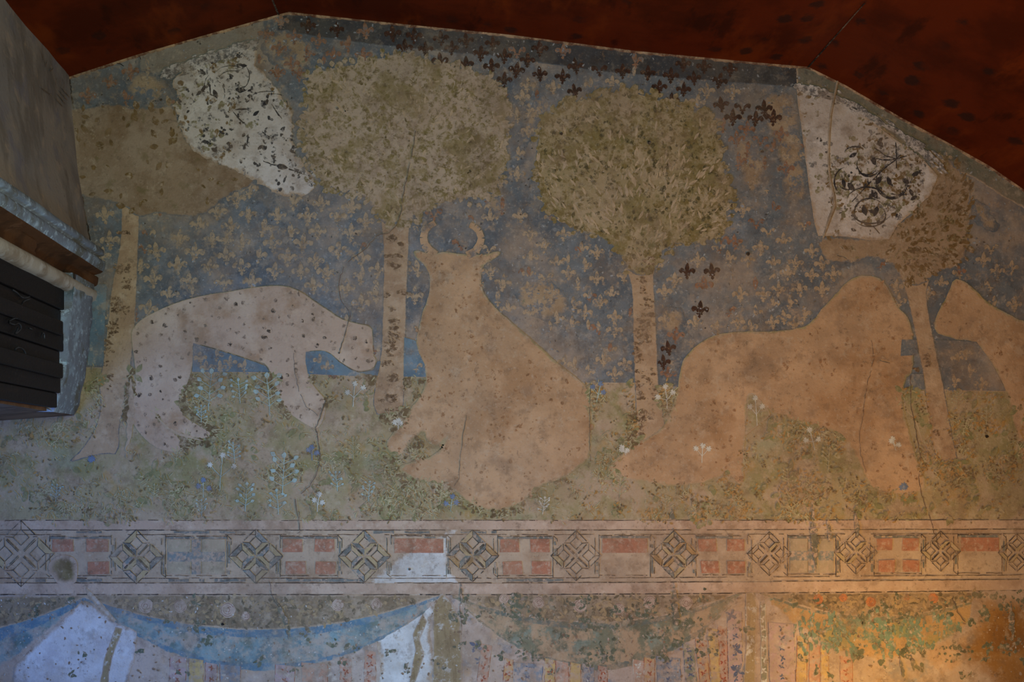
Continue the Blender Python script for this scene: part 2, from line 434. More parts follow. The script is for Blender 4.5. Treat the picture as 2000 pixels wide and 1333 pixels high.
# dark planked shutter with scrolled iron straps
wd = M('dark_shutter_wood', .6, .5)
wd.done(wd.stack([(26,24,28), ((17,16,20), 4, .45, .6, .8, 2, 6, .6, (.3,.3,2)), ((42,34,32), 10, .55, .7, .6, 3, 6, .6, (.4,.4,3)), ((70,62,60), 40, .63, .72, .5, 4)]))
sh = empty('shutter', wall_left_pt(790, .6, -.06)); sh.parent = win; sh.matrix_parent_inverse = Matrix.Translation(-Vector(win.location))
def lbox(name, ya, yb, da, db, oa, ob, mat, parent, yt=0, inv=None):
    c = []
    for d in (da, db):
        for (o, y) in ((oa, ya), (ob, ya), (ob, yb), (oa, yb)):
            c.append(wall_left_pt(594, d, o)*1.0)
            q = wall_left_pt(594, d, o); q.z = ZC+(667-(y+yt*(d-.5)))*S; c[-1] = q
    o = bpy.data.objects.new(name, bpy.data.meshes.new(name)); o.data.from_pydata([tuple(v) for v in c], [], [(0,1,2,3),(4,7,6,5),(0,4,5,1),(1,5,6,2),(2,6,7,3),(3,7,4,0)])
    o.data.materials.append(mat); sc.collection.objects.link(o); o.parent = parent; o.matrix_parent_inverse = Matrix.Translation(-Vector(parent.location))
    return o
for i, (ya, yb) in enumerate(((590, 628.4), (629, 665.4), (666, 703.4), (704, 742.4), (743, 779.4), (780, 806))):
    dend = [.44, .43, .45, .48, .50, .52][i]
    o = lbox('plank', ya, yb, dend, 2.5, -.07+.006*(i % 2), -.012-.012*(i % 2), wd.m, sh)
    bm = o.modifiers.new('bevel', 'BEVEL'); bm.width = .006; bm.segments = 2
for ya in (652, 728):
    o = lbox('ledge', ya, ya+26, .53, 2.5, -.03, .012, wd.m, sh); o.modifiers.new('bevel', 'BEVEL').width = .006
iron = M('wrought_iron', .45, .3); iron.b.inputs['Metallic'].default_value = .7; iron.done(iron.stack([(70,76,86), ((34,34,38), 20, .45, .6, .8, 2)]))
def tube(name, pts, r, mat, parent, label=None):
    cu = bpy.data.curves.new(name, 'CURVE'); cu.dimensions = '3D'; cu.bevel_depth = r; cu.bevel_resolution = 2
    sp = cu.splines.new('NURBS'); sp.points.add(len(pts)-1); sp.order_u = 3; sp.use_endpoint_u = True
    for i, p in enumerate(pts): sp.points[i].co = (*p, 1)
    o = bpy.data.objects.new(name, cu); sc.collection.objects.link(o); cu.materials.append(mat)
    o.parent = parent; o.matrix_parent_inverse = Matrix.Translation(-Vector(parent.location)); return o
def lpx(px, py, out=.006):
    y0, d = px_to_left(px, py); q = wall_left_pt(594, d, out); q.z = ZC+(667-y0)*S; return q
for pts in ([(18,566),(26,570),(34,580),(44,583),(52,580)], [(52,584),(38,588),(34,598),(40,606),(50,606)], [(48,616),(34,614),(24,622),(14,622),(4,628)],
            [(4,630),(14,636),(24,630),(30,640),(22,648),(16,652)], [(22,640),(18,650),(14,652)], [(10,684),(14,678),(26,680),(32,690),(28,702),(16,704),(10,696),(16,690)],
            [(68,660),(70,650),(76,652),(74,662)], [(44,642),(46,640),(50,644)], [(30,714),(50,720),(66,726),(84,732)]):
    tag(tube('iron_scroll', [lpx(*p) for p in pts], .004, iron.m, sh), 'scrolled iron strap on the shutter')
# corner crack between left wall and painted wall
solid('crack_black', (14,12,11), .1, bump=0); solid('crack_grey', (96,82,68), .2, bump=0)
ck = Flat(.004)
ck.line([(137,152),(139,175),(144,210),(146,240),(151,270),(153,295),(157,330),(158,352),(162,380),(164,410),(170,432),(174,460),(176,476)], 3.0, 5, 1.2)
ck.line([(180,556),(180,580),(178,600),(176,640)], 1.6, 5, 1, .2)
ck.line([(222,122),(236,126),(242,130)], 1.5); ck.line([(271,104),(275,116)], 1.5)
ck.build('corner_crack', MT['crack_black'], wall, label='black crack down the corner of the painted wall')

# ------------------------------------------------------------ outlines read off the wall
HORIZ = [(-300,722),(190,718),(376,726),(500,727),(600,731),(740,735),(830,737),(1150,748),(1240,748),(1330,757),(1760,760),(1965,764),(2300,768)]
def hz(x): return np.interp(x, [h[0] for h in HORIZ], [h[1] for h in HORIZ])
f_meadow = np.minimum(GY-hz(GX), 1017-GY+0*GX)
f_sky = np.minimum(hz(GX)+6-GY, 60)
LEOPARD = [(256,655),(262,640),(280,622),(312,606),(350,590),(400,577),(450,570),(500,561),(535,558),(560,559),(588,570),(612,588),(640,606),(662,622),(690,631),(727,638),
  (728,660),(728,692),(736,706),(729,722),(702,727),(684,720),(662,706),(648,692),(632,685),(600,686),(597,700),(601,730),(612,754),(638,782),(636,802),(628,832),(616,839),
  (590,826),(562,806),(545,772),(532,738),(522,712),(500,706),(450,690),(376,668),(378,700),(374,728),(366,752),(353,780),(353,800),(363,816),(386,829),(409,842),(413,851),
  (400,858),(380,856),(352,849),(330,838),(315,820),(306,806),(306,816),(328,838),(345,850),(355,864),(352,882),(338,884),(310,878),(288,863),(268,842),(258,822),(258,796),(264,762),(266,730),(262,700)]
STAG = [(806,489),(830,494),(848,497),(870,492),(900,497),(925,496),(946,500),(972,491),(978,496),(964,508),(946,516),(941,530),(940,556),(948,580),(970,604),(1000,633),(1045,671),
  (1085,706),(1130,744),(1152,764),(1153,820),(1153,890),(1138,906),(1100,935),(1060,948),(1036,968),(1010,990),(960,1000),(916,986),(880,950),(845,944),(800,934),(774,914),
  (798,904),(850,892),(878,850),(868,861),(850,875),(832,862),(828,840),(805,862),(790,885),(772,893),(757,880),(753,866),(766,848),(800,803),(822,773),(832,748),(830,722),
  (818,690),(812,668),(818,640),(824,612),(836,585),(841,560),(841,538),(830,520),(812,505)]
CAMEL = [(1376,664),(1400,652),(1440,648),(1500,648),(1562,643),(1588,628),(1608,600),(1640,565),(1660,545),(1688,538),(1712,541),(1730,556),(1742,578),(1752,600),(1772,620),
  (1782,660),(1782,730),(1764,740),(1762,800),(1776,850),(1790,900),(1812,950),(1780,968),(1710,962),(1694,945),(1676,905),(1660,871),(1640,848),(1600,836),(1536,818),(1500,803),
  (1460,768),(1457,800),(1455,850),(1452,900),(1452,955),(1418,925),(1390,940),(1320,952),(1250,942),(1182,926),(1196,900),(1240,872),(1290,842),(1308,810),(1320,772),(1326,745),
  (1328,722),(1335,702),(1352,683)]
BEAST = [(1862,545),(1880,549),(1900,565),(1925,590),(1960,611),(2000,630),(2080,640),(2180,700),(2200,860),(2150,960),(2010,960),(1990,880),(1972,800),(1964,764),(1936,710),(1906,669),(1860,662),(1822,650),(1826,620),(1838,596),(1852,570)]
CROWN_A = [(120,205),(160,212),(215,200),(275,214),(345,205),(352,240),(372,290),(440,318),(500,345),(488,366),(440,382),(412,408),(378,425),(345,421),(305,416),(275,428),(236,400),(200,388),(176,386),(150,380),(120,380)]
TRUNK_A = [(238,385),(275,385),(272,440),(270,500),(268,560),(264,640),(256,720),(244,800),(233,830),(233,888),(205,886),(175,892),(130,906),(160,880),(186,840),(198,800),(194,745),(206,690),(212,620),(218,560),(232,500),(238,440)]
CROWN_B = [(596,152),(640,132),(690,127),(735,118),(760,106),(800,104),(830,124),(870,129),(900,138),(940,142),(965,155),(983,185),(990,240),(986,300),(978,350),(952,384),(905,392),(862,388),(826,404),
  (806,432),(760,440),(738,420),(718,388),(690,376),(660,378),(632,362),(610,340),(600,310),(590,262),(600,205)]
TRUNK_B = [(735,392),(812,392),(800,440),(798,500),(795,560),(793,640),(790,740),(787,808),(760,814),(728,808),(733,742),(744,700),(747,640),(748,560),(750,500),(746,440)]
CROWN_C = [(1058,242),(1082,215),(1122,196),(1180,186),(1230,176),(1282,190),(1330,204),(1382,220),(1400,255),(1406,300),(1416,332),(1426,372),(1425,422),(1410,455),(1372,476),(1320,478),(1296,488),
  (1286,520),(1262,540),(1232,532),(1214,505),(1204,480),(1170,462),(1130,452),(1092,436),(1068,412),(1056,372),(1046,330),(1050,282)]
TRUNK_C = [(1206,482),(1232,500),(1240,478),(1292,484),(1276,525),(1277,580),(1283,666),(1285,740),(1292,800),(1304,850),(1300,880),(1240,876),(1242,840),(1240,760),(1237,690),(1236,600),(1234,560),(1222,520)]
CROWN_D = [(1596,468),(1640,463),(1735,468),(1752,440),(1782,412),(1815,380),(1824,336),(1800,300),(1850,305),(1892,350),(1898,400),(1892,450),(1891,494),(1866,524),(1830,532),(1806,560),(1762,556),(1742,512),(1700,500),(1664,514),(1608,508)]
TRUNK_D = [(1742,505),(1830,520),(1812,552),(1808,585),(1818,640),(1830,700),(1841,752),(1852,806),(1862,866),(1872,905),(1828,900),(1814,846),(1808,796),(1803,735),(1792,680),(1776,600),(1765,560)]
WHITE_L = [(498,95),(440,110),(400,122),(352,138),(330,160),(350,190),(344,206),(346,242),(366,276),(386,298),(425,318),(470,338),(512,356),(540,380),(590,384),(618,376),(622,352),(600,332),(583,312),(577,268),(562,212),(545,178),(518,148),(498,128)]
WHITE_R = [(1555,176),(1622,187),(1652,200),(1700,235),(1730,262),(1766,286),(1806,318),(1830,345),(1816,382),(1782,414),(1752,440),(1735,469),(1700,471),(1640,462),(1597,462),(1589,438),(1581,380),(1573,318),(1565,258),(1558,212)]

mural = empty('wall_painting', P(1000, 1017)); tag(mural, 'faded fresco of animals and round trees on a fleur-de-lis ground above the geometric border', 'wall painting')
L = .001
# worn sky ground
m = M('blue_grey_ground', .92, .25); m.veil = .8; c = m.stack(SKY)
pl = m.stack(PLASTER)
# local wear: ragged loss of pigment
wr = m.ramp(m.noise(2.2, 60, 6, .62), .47, .66, 0, .55); c = m.mix(wr, c, pl)
MT['sky'] = m.done(c)
tag(field('painted_sky_ground', f_sky, MT['sky'], L, mural), 'worn blue-grey painted background')
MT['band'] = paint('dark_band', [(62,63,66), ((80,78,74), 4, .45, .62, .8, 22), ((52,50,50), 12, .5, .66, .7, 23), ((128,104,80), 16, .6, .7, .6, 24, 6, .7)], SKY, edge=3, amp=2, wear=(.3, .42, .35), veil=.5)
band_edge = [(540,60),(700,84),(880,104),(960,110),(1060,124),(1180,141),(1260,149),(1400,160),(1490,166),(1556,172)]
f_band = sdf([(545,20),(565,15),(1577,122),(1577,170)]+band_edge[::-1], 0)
tag(field('ceiling_band', f_band, MT['band'], 2*L, mural, rag=1.2), 'dark grey band painted under the ceiling')  # band of dark pigment along the ceiling edge
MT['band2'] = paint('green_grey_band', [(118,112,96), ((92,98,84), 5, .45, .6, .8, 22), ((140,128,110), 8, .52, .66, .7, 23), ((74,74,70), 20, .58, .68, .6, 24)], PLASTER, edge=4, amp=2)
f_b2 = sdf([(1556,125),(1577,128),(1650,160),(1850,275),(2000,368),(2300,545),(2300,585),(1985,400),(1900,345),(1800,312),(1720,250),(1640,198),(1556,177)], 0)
tag(field('ceiling_band', f_b2, MT['band2'], 2.3*L, mural, rag=3, seed=2), 'greenish grey band painted under the right ceiling slope')
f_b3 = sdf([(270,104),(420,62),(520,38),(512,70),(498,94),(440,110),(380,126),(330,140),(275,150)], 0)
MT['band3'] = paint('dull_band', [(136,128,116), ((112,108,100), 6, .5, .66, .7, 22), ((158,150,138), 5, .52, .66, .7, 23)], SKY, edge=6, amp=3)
tag(field('ceiling_band', f_b3, MT['band3'], 2.6*L, mural, rag=2, seed=2), 'pale worn band painted under the left ceiling slope')
MT['meadow'] = paint('meadow_green', MEADOW, PLASTER, edge=3, amp=1, wear=(.36, .5, .55), wscale=7)
tag(field('painted_meadow', f_meadow, MT['meadow'], 2*L, mural, rag=.6), 'mottled olive painted meadow')

MT['bare'] = paint('bare_sky', [(156,136,110), ((138,116,90), 6, .48, .64, .7, 3), ((96,106,116), 9, .50, .58, .9, 57, 8, .74), ((104,110,92), 20, .58, .68, .7, 9), ((172,154,130), 24, .56, .7, .5, 10)], SKY, edge=16, amp=8)
for pts in ([(1480,176),(1556,178),(1566,260),(1582,390),(1560,400),(1530,380),(1520,300),(1490,250)], [(520,60),(600,70),(620,110),(590,150),(545,140),(512,100)], [(1430,260),(1470,250),(1500,330),(1470,400),(1440,360)],
            [(1000,560),(1060,540),(1120,580),(1090,630),(1020,620)], [(240,140),(330,150),(345,190),(300,205),(250,200)], [(1040,180),(1080,200),(1060,240),(1030,300),(1000,280)], [(1890,380),(1930,400),(1960,460),(1900,440)],
            [(780,120),(850,130),(900,150),(870,180),(800,160)], [(1290,600),(1340,600),(1330,650),(1290,650)], [(940,380),(985,370),(1000,420),(960,430)]):
    field('bare_patch', sdf(pts, 2), MT['bare'], 2.9*L, mural, rag=9, seed=1)
# trees
CROWNSPEC = [(170,152,130), ((172,152,130), 3, .45, .6, .8, 25), ((134,118,78), 6, .5, .62, .8, 26), ((126,112,74), 20, .55, .68, .7, 27, 6, .68),
             ((182,164,134), 26, .58, .7, .5, 28, 6, .7), ((104,90,62), 36, .62, .72, .5, 29, 6, .7)]
CROWNGREEN = [(150,134,100), ((164,146,118), 4, .46, .6, .85, 25), ((122,110,66), 5, .48, .62, .8, 26), ((172,152,124), 9, .54, .66, .8, 27),
              ((104,98,58), 22, .54, .66, .8, 28, 6, .68), ((196,176,146), 26, .6, .7, .6, 29, 7, .7), ((90,80,54), 44, .62, .7, .6, 30, 6, .7)]
CROWNBARE = [(142,122,100), ((156,138,118), 3, .45, .6, .8, 25), ((122,98,72), 4, .5, .64, .8, 26), ((108,98,64), 10, .58, .68, .6, 27), ((96,78,60), 30, .64, .72, .4, 28)]
TRUNKSPEC = [(168,144,116), ((150,124,98), 5, .45, .6, .8, 25), ((184,162,136), 9, .52, .66, .7, 26), ((116,90,62), 30, .62, .7, .6, 27, 6, .7)]
MT['crown_buff'] = paint('crown_buff', CROWNSPEC, SKY, edge=5, amp=6)
MT['crown_green'] = paint('crown_green', CROWNGREEN, SKY, edge=5, amp=5)
MT['crown_buff2'] = paint('crown_brown_buff', [(154,132,106), ((138,116,90), 4, .5, .66, .7, 2), ((116,98,66), 14, .55, .66, .7, 27, 6, .68), ((170,150,126), 9, .55, .7, .5, 28)], SKY, edge=5, amp=6)
MT['crown_bare'] = paint('crown_bare', CROWNBARE, SKY, edge=5, amp=4)
MT['trunk'] = paint('trunk_buff', TRUNKSPEC, SKY, edge=2.5, amp=1.5)
solid('leaf_olive', (122,108,66), .16, under=CROWNSPEC, wear=(.40, .62, .0), wscale=36); solid('leaf_dark', (100,86,54), .2, under=CROWNSPEC, wear=(.42, .62, .0), wscale=36); solid('leaf_pale', (178,156,126), .12, under=CROWNSPEC, wear=(.38, .56, .1))
solid('leaf_green', (118,102,60), .2, under=CROWNGREEN, wear=(.40, .6, .0), wscale=36); solid('leaf_deep', (84,76,48), .22, under=CROWNGREEN, wear=(.40, .58, .0), wscale=36)
solid('leaf_ochre', (116,92,56), .22, under=CROWNSPEC, wear=(.36, .5, .1)); solid('bark_mark', (104,82,60), .22, under=TRUNKSPEC, wear=(.38, .56, .0), wscale=50)
def scatter(f, n, lo=2, hi=1e9, dens=None):
    ys, xs = np.nonzero((f > lo) & (f < hi)); out = []
    while len(out) < n and len(xs):
        k = random.randrange(len(xs)); x = gx[xs[k]]+random.uniform(-1.5, 1.5); y = gy[ys[k]]+random.uniform(-1.5, 1.5)
        if dens is None or random.random() < dens(x, y): out.append((x, y))
    return out
RAD = lambda cx, cy: (lambda x, y: math.atan2(y-cy, x-cx))
def leaves(parent, name, f, n, mat, out, L0, W0, cx, cy, lo=2, hi=1e9, dens=None, spread=.9, label=None):
    fl = Flat(out)
    for x, y in scatter(f, n, lo, hi, dens):
        a = math.atan2(y-cy, x-cx)+random.gauss(0, spread); q = random.uniform(.6, 1.4)
        fl.leaf(x, y, L0*q, W0*q*random.uniform(.8, 1.2), a)
    return fl.build(name, mat, parent, 'stuff', label)
def tree(label, crown, trunk, cmat, rag, trunk_fade=None):
    fc = sdf(crown, 1); ft = sdf(trunk, 1); t = empty('painted_tree', P(trunk[len(trunk)//2][0], max(p[1] for p in trunk), 2*L))
    t.parent = mural; t.matrix_parent_inverse = Matrix.Translation(-Vector(mural.location)); t['label'] = label
    tr = field('trunk', ft, MT['trunk'], 4*L, t, rag=1.0, seed=2); tr['label'] = 'bare buff painted trunk'
    cr = field('crown', fc, cmat, 4.5*L, t, rag=rag, seed=1)
    return t, cr, tr, fc, ft
ta = tree('brown bare painted tree beside the shuttered window', CROWN_A, TRUNK_A, MT['crown_bare'], 5)
tb = tree('tall buff painted tree between the spotted animal and the seated stag', CROWN_B, TRUNK_B, MT['crown_buff'], 6)
tc = tree('round green painted tree right of the seated stag', CROWN_C, TRUNK_C, MT['crown_green'], 6)
td = tree('brown painted tree behind the humped animal', CROWN_D, TRUNK_D, MT['crown_buff2'], 5)
leaves(tb[0], 'painted_leaves', tb[3], 520, MT['leaf_olive'], 6*L, 17, 12, 790, 330)
leaves(tb[0], 'painted_leaves', tb[3], 600, MT['leaf_olive'], 6.2*L, 9, 6, 790, 330, dens=lambda x, y: 1 if x > 800 else .35)
leaves(tb[0], 'painted_leaves', tb[3], 320, MT['leaf_dark'], 6.4*L, 8, 5, 790, 330)
leaves(tb[0], 'painted_leaves', tb[3], 300, MT['leaf_olive'], 6.6*L, 12, 8, 790, 330, lo=-5, hi=16)
leaves(tb[0], 'painted_leaves', tb[3], 160, MT['leaf_pale'], 7*L, 14, 4, 790, 360)
leaves(tc[0], 'painted_leaves', tc[3], 900, MT['leaf_green'], 6*L, 15, 10, 1240, 560, dens=lambda x, y: .35+.65*(y < 330 or x > 1330))
leaves(tc[0], 'painted_leaves', tc[3], 480, MT['leaf_deep'], 6.4*L, 9, 6, 1240, 560)
leaves(tc[0], 'painted_leaves', tc[3], 240, MT['leaf_pale'], 7*L, 16, 4, 1240, 560, dens=lambda x, y: .15+.85*(y > 300), spread=.4)
leaves(tc[0], 'painted_leaves', tc[3], 260, MT['leaf_green'], 7.2*L, 11, 7, 1240, 560, lo=-5, hi=14)
leaves(td[0], 'painted_leaves', td[3], 190, MT['leaf_ochre'], 6*L, 14, 7, 1760, 480, dens=lambda x, y: 1 if x > 1740 else .12, spread=.5)
leaves(td[0], 'painted_leaves', td[3], 160, MT['leaf_dark'], 6.4*L, 9, 4, 1760, 480, dens=lambda x, y: 1 if x > 1740 else .2, spread=.5)
leaves(ta[0], 'painted_leaves', ta[3], 70, MT['leaf_ochre'], 6*L, 15, 8, 300, 420, dens=lambda x, y: 1 if y < 300 else .3)
# bark marks: groups of short worn strokes across the trunks
def bark(t, marks, name='bark_mark'):
    fl = Flat(6.4*L)
    for (x, y, wx, hh, n) in marks:
        for _ in range(n): fl.dab(x+random.uniform(-wx, wx), y+random.uniform(-hh, hh), random.uniform(1.3, 3.6), random.uniform(1, 2.6), random.gauss(0, .3), 6)
    fl.build(name, MT['bark_mark'], t[0], 'stuff')
bark(tb, [(770,466,8,5,12),(783,478,4,4,6),(768,501,16,2,10),(762,517,8,4,8),(778,520,6,2,6),(757,577,6,4,8),(785,572,8,4,9),(766,605,10,5,6),(770,630,9,4,12),(768,642,8,3,8),(770,660,11,10,22),
           (760,674,11,5,14),(763,688,6,9,14),(758,712,12,5,14),(768,738,8,6,14),(765,779,10,7,20),(743,782,7,3,8),(770,800,14,3,10),(757,812,12,3,8)])
bark(tc, [(1270,508,8,5,14),(1272,520,3,8,8),(1250,548,8,6,9),(1256,568,7,7,8),(1262,595,12,10,9),(1262,630,16,16,40),(1255,655,14,14,38),(1246,690,7,20,24),(1250,735,8,22,14),(1270,740,5,22,10),
           (1252,775,5,9,14),(1254,812,6,13,24),(1271,812,3,10,8),(1253,840,3,14,8),(1278,775,3,12,8)])
bark(ta, [(243,455,9,2,8),(240,526,14,9,26),(245,555,10,12,14),(226,590,12,8,20),(222,640,8,16,24),(228,606,8,8,14),(216,672,6,16,12),(246,606,6,8,9),(214,745,6,20,9),(206,700,4,14,9)])
bark(td, [(1776,515,8,6,10),(1812,700,3,18,9),(1788,722,4,4,8),(1830,846,4,5,6),(1846,690,2,20,8)])

# animals: flat ochre figures left bare on the ground
BODY = [(176,154,134), ((188,170,150), 2.6, .44, .6, .8, 41), ((152,122,92), 4, .5, .66, .7, 42), ((194,172,148), 12, .56, .7, .5, 43), ((138,100,66), 24, .64, .72, .5, 44, 6, .7)]
OCHRE = [(170,140,108), ((184,154,122), 2.6, .44, .6, .8, 41), ((150,116,82), 3.6, .48, .66, .7, 42), ((188,156,122), 14, .56, .7, .5, 43), ((124,84,50), 26, .64, .73, .45, 44, 6, .7), ((134,112,92), 5, .58, .7, .5, 45)]
MT['body'] = paint('pale_body', BODY, MEADOW, edge=1.5, amp=.5, veil=.7); MT['ochre'] = paint('ochre_body', OCHRE, MEADOW, edge=5, amp=4)
MT['spot'] = solid('spot_grey', (120,104,90), .2, under=BODY, wear=(.4, .58, 0), wscale=60); solid('spot_black', (66,58,50), .3, under=BODY, wear=(.4, .54, 0), wscale=60)
solid('outline_dark', (94,84,76), .2, under=SKY, wear=(.4, .55, .1))
f_leo = sdf(LEOPARD, 1); f_stag = sdf(STAG, 1); f_cam = sdf(CAMEL, 1); f_be = sdf(BEAST, 1)
leo = field('painted_leopard', f_leo, MT['body'], 8*L, mural, rag=.8, seed=2); leo['label'] = 'pale spotted long-legged beast with lowered head'
stag = field('painted_stag', f_stag, MT['ochre'], 8*L, mural, rag=1.6, seed=2); stag['label'] = 'large ochre seated stag with curved antlers'
cml = field('painted_beast', f_cam, MT['ochre'], 7.6*L, mural, rag=2, seed=3); cml['label'] = 'large ochre humped beast standing among the trees'
bst = field('painted_beast', f_be, MT['ochre'], 7.6*L, mural, rag=2, seed=1); bst['label'] = 'ochre beast cut off by the right edge'
fl = Flat(9*L); fd = Flat(9.3*L)
cells = {}
for x, y in scatter(f_leo, 4000, 6):
    k = (int(x//25), int((y+(int(x//25) % 2)*12)//25))
    if k in cells: continue
    cells[k] = 1; r = random.uniform(2.2, 4.2)
    (fd if random.random() < .3 else fl).dab(x, y, r*(.8 if random.random() < .3 else 1), 1.2, random.uniform(0, 3), 8, .45)
    if random.random() < .5: fl.dab(x+random.uniform(-3, 3), y+random.uniform(-3, 3), r*.6, 1, 0, 6)
fl.build('spot', MT['spot_grey'], leo, 'stuff'); fd.build('spot', MT['spot_black'], leo, 'stuff', 'black spots')
gp = Flat(9.6*L)
gp.line([(303,806),(312,820),(330,838),(350,848),(380,857),(398,861)], 6, 5, .6, taper=True); gp.line([(256,740),(258,800),(252,860),(246,880)], 14, 6, 1, taper=True)
gp.build('painted_meadow_patch', MT['meadow'], mural, None, 'thin green gap between the two feet')
# antlers and ears of the stag
fl = Flat(8.4*L)
def taper_arc(fl, pts, w0, w1):
    n = len(pts)
    for i in range(n-1):
        a, b = pts[i], pts[i+1]; dx, dy = b[0]-a[0], b[1]-a[1]; LL = math.hypot(dx, dy); nx, ny = -dy/LL, dx/LL
        wa = w0+(w1-w0)*i/n; wb = w0+(w1-w0)*(i+1)/n
        fl.poly([(a[0]+nx*wa, a[1]+ny*wa), (b[0]+nx*wb, b[1]+ny*wb), (b[0]-nx*wb, b[1]-ny*wb), (a[0]-nx*wa, a[1]-ny*wa)])
an = [(850,500),(838,490),(829,478),(827,465),(830,452),(838,443),(850,436)]
taper_arc(fl, an, 9, 5); fl2 = Flat(8.4*L); taper_arc(fl2, [(912,500),(928,492),(937,478),(940,466),(935,452),(926,444),(917,440)], 8, 5)
MT['antler'] = paint('antler_ochre', OCHRE, SKY, wear=(.38, .52, .25), wscale=16)
fl.build('antler', MT['antler'], stag); fl2.build('antler', MT['antler'], stag)
# dark scuffs on the figures
solid('scuff', (140,104,72), .2, under=OCHRE, wear=(.44, .6, 0), wscale=40)
for f, o, n in ((f_stag, stag, 170), (f_cam, cml, 120), (f_be, bst, 40)):
    fl = Flat(9*L)
    for x, y in scatter(f, n, 5):
        for _ in range(random.randint(1, 4)): fl.dab(x+random.gauss(0, 6), y+random.gauss(0, 8), random.uniform(1.2, 4), random.uniform(.7, 1.6), random.uniform(0, 3))
    fl.build('scuff', MT['scuff'], o, 'stuff')
# blue patches seen between the legs
MT['skyblue'] = paint('clear_blue_ground', [(106,126,136), ((88,108,122), 6, .45, .6, .8, 6), ((112,136,150), 9, .54, .68, .7, 7), ((150,140,126), 20, .6, .7, .7, 8, 6, .7)])
for pts, lb in (([(378,671),(450,692),(498,708),(520,716),(526,727),(376,727)], 'clear blue patch under the belly of the spotted beast'),
            ([(598,688),(632,686),(648,694),(662,708),(684,722),(702,729),(730,724),(738,706),(744,706),(737,737),(602,731),(597,706)], 'clear blue patch under the lowered head'),
            ([(790,660),(812,666),(818,690),(829,712),(832,737),(789,736)], 'clear blue patch between trunk and stag'),
            ([(1776,731),(1803,731),(1805,762),(1774,762)], 'small blue square beside the thin trunk'),
            ([(1760,664),(1790,664),(1792,694),(1758,696)], 'small blue patch left of the thin trunk'),
            ([(1826,664),(1906,668),(1936,710),(1964,764),(1850,763),(1836,720)], 'blue patch between trunk and the rightmost beast'),
            ([(196,556),(210,556),(205,640),(203,716),(172,714),(178,640),(180,560)], 'blue strip beside the window jamb')):
    o = field('painted_sky_patch', sdf(pts, 0), MT['skyblue'] if 'right' not in lb and 'thin' not in lb else MT['sky'], 8.2*L, mural, rag=.6); o['label'] = lb
o = field('painted_meadow_patch', sdf([(1460,770),(1470,768),(1500,802),(1504,812),(1480,832),(1456,850),(1457,800)], 0), MT['meadow'], 8.3*L, mural, rag=.8); o['label'] = 'small green wedge under the humped beast'
o = field('painted_meadow_patch', sdf([(1776,764),(1804,764),(1810,800),(1818,850),(1800,866),(1786,820),(1766,800),(1764,770)], 0), MT['meadow'], 8.3*L, mural, rag=1); o['label'] = 'narrow green strip beside the thin trunk'

# ------------------------------------------------------------ fleur-de-lis scattered over the ground
FD = "602,50 658,58 767,66 809,70 861,75 910,79 962,85 790,93 831,96 882,94 939,105 985,110 859,119 910,125 960,130 985,156 1054,95 1030,118 1124,130 1054,145 1099,150 1122,178 1288,170 1334,125 1335,175 1375,130 1426,136 1312,196 1310,148 1355,153 1405,158 1408,205 1450,208 1431,230 1475,232 1342,530 1390,530 1216,140 1265,143 1170,134 1009,137 1492,212 1510,230 1367,605 1295,708 1305,681"
FM = "714,61 681,86 622,80 600,103 651,106 710,108 570,125 545,95 520,67 575,72 549,41 542,142 585,145 172,187 215,160 255,140 245,192 1100,100 1240,118 1010,98 1412,245 1458,252 1438,272 1485,272 1460,292 1442,315 981,403 847,415 1305,731 1375,558 1475,558 1422,605 1477,433 1435,473 1320,655 900,473 1510,290 1535,330 1525,262"
FP = "462,388 486,370 425,413 389,440 450,442 485,419 352,466 415,468 472,473 306,492 380,493 442,500 347,518 410,522 472,520 299,545 370,549 436,553 492,550 332,575 275,520 290,603 572,393 542,420 600,423 627,398 660,423 686,405 714,433 515,445 567,453 620,453 685,455 532,475 592,475 562,503 505,498 617,510 537,530 587,530 637,533 612,558 661,488 705,505 706,540 677,563 734,575 705,593 737,528 815,525 810,578 957,425 957,530 982,553 972,583 992,603 1036,503 1062,480 1087,513 1142,518 1110,533 1065,540 1032,565 1165,545 1077,570 1195,573 1172,590 1120,595 1065,590 1037,610 1200,620 1142,610 1087,623 1165,493 1220,540 1362,508 1317,548 1297,570 1422,505 1450,410 1485,485 1460,508 1445,575 1475,610 1357,630 1300,625 1100,458 1035,458 1015,423 1117,633 1200,645 1102,708 1147,726 1178,703 1200,731 1220,711 1122,713 1510,513 1554,513 1585,490 1538,533 1585,538 1627,535 1605,515 1520,565 1561,565 1605,565 1542,590 1508,593 1530,620 1552,633 1570,613 1508,630 1750,560 1755,588 1812,573 1838,553 1920,508 1935,555 1942,593 1980,595 1975,523 1947,530 1935,483 1195,160 1380,178 1430,180 1362,200 1032,215 1080,170 1030,167 1032,255 1010,225 1020,190 1012,300 1010,340 390,700 425,690 455,705 480,716 440,715 408,716 205,420 215,470 200,500 1870,700 1890,735 1915,745 1860,740 2030,520 2070,560 1500,540 1490,575 1500,450 1530,470 1465,640 1440,630 1400,640 1260,300"
def parse(s): return [tuple(map(float, q.split(','))) for q in s.split()]
CP = [(0,-18),(3.2,-13),(5,-6),(3.6,1),(1.4,6),(0,7),(-1.4,6),(-3.6,1),(-5,-6),(-3.2,-13)]
SP = [(2,6),(3.5,0),(7,-5),(12,-6.5),(16.5,-4),(17.5,0),(15.5,4),(12.5,5),(10.5,2.6),(8,2),(6,5),(3.5,8)]
FT = [(-7,8),(0,6.4),(7,8),(5,10.5),(1.6,10),(3.4,14.5),(0,18),(-3.4,14.5),(-1.6,10),(-5,10.5)]
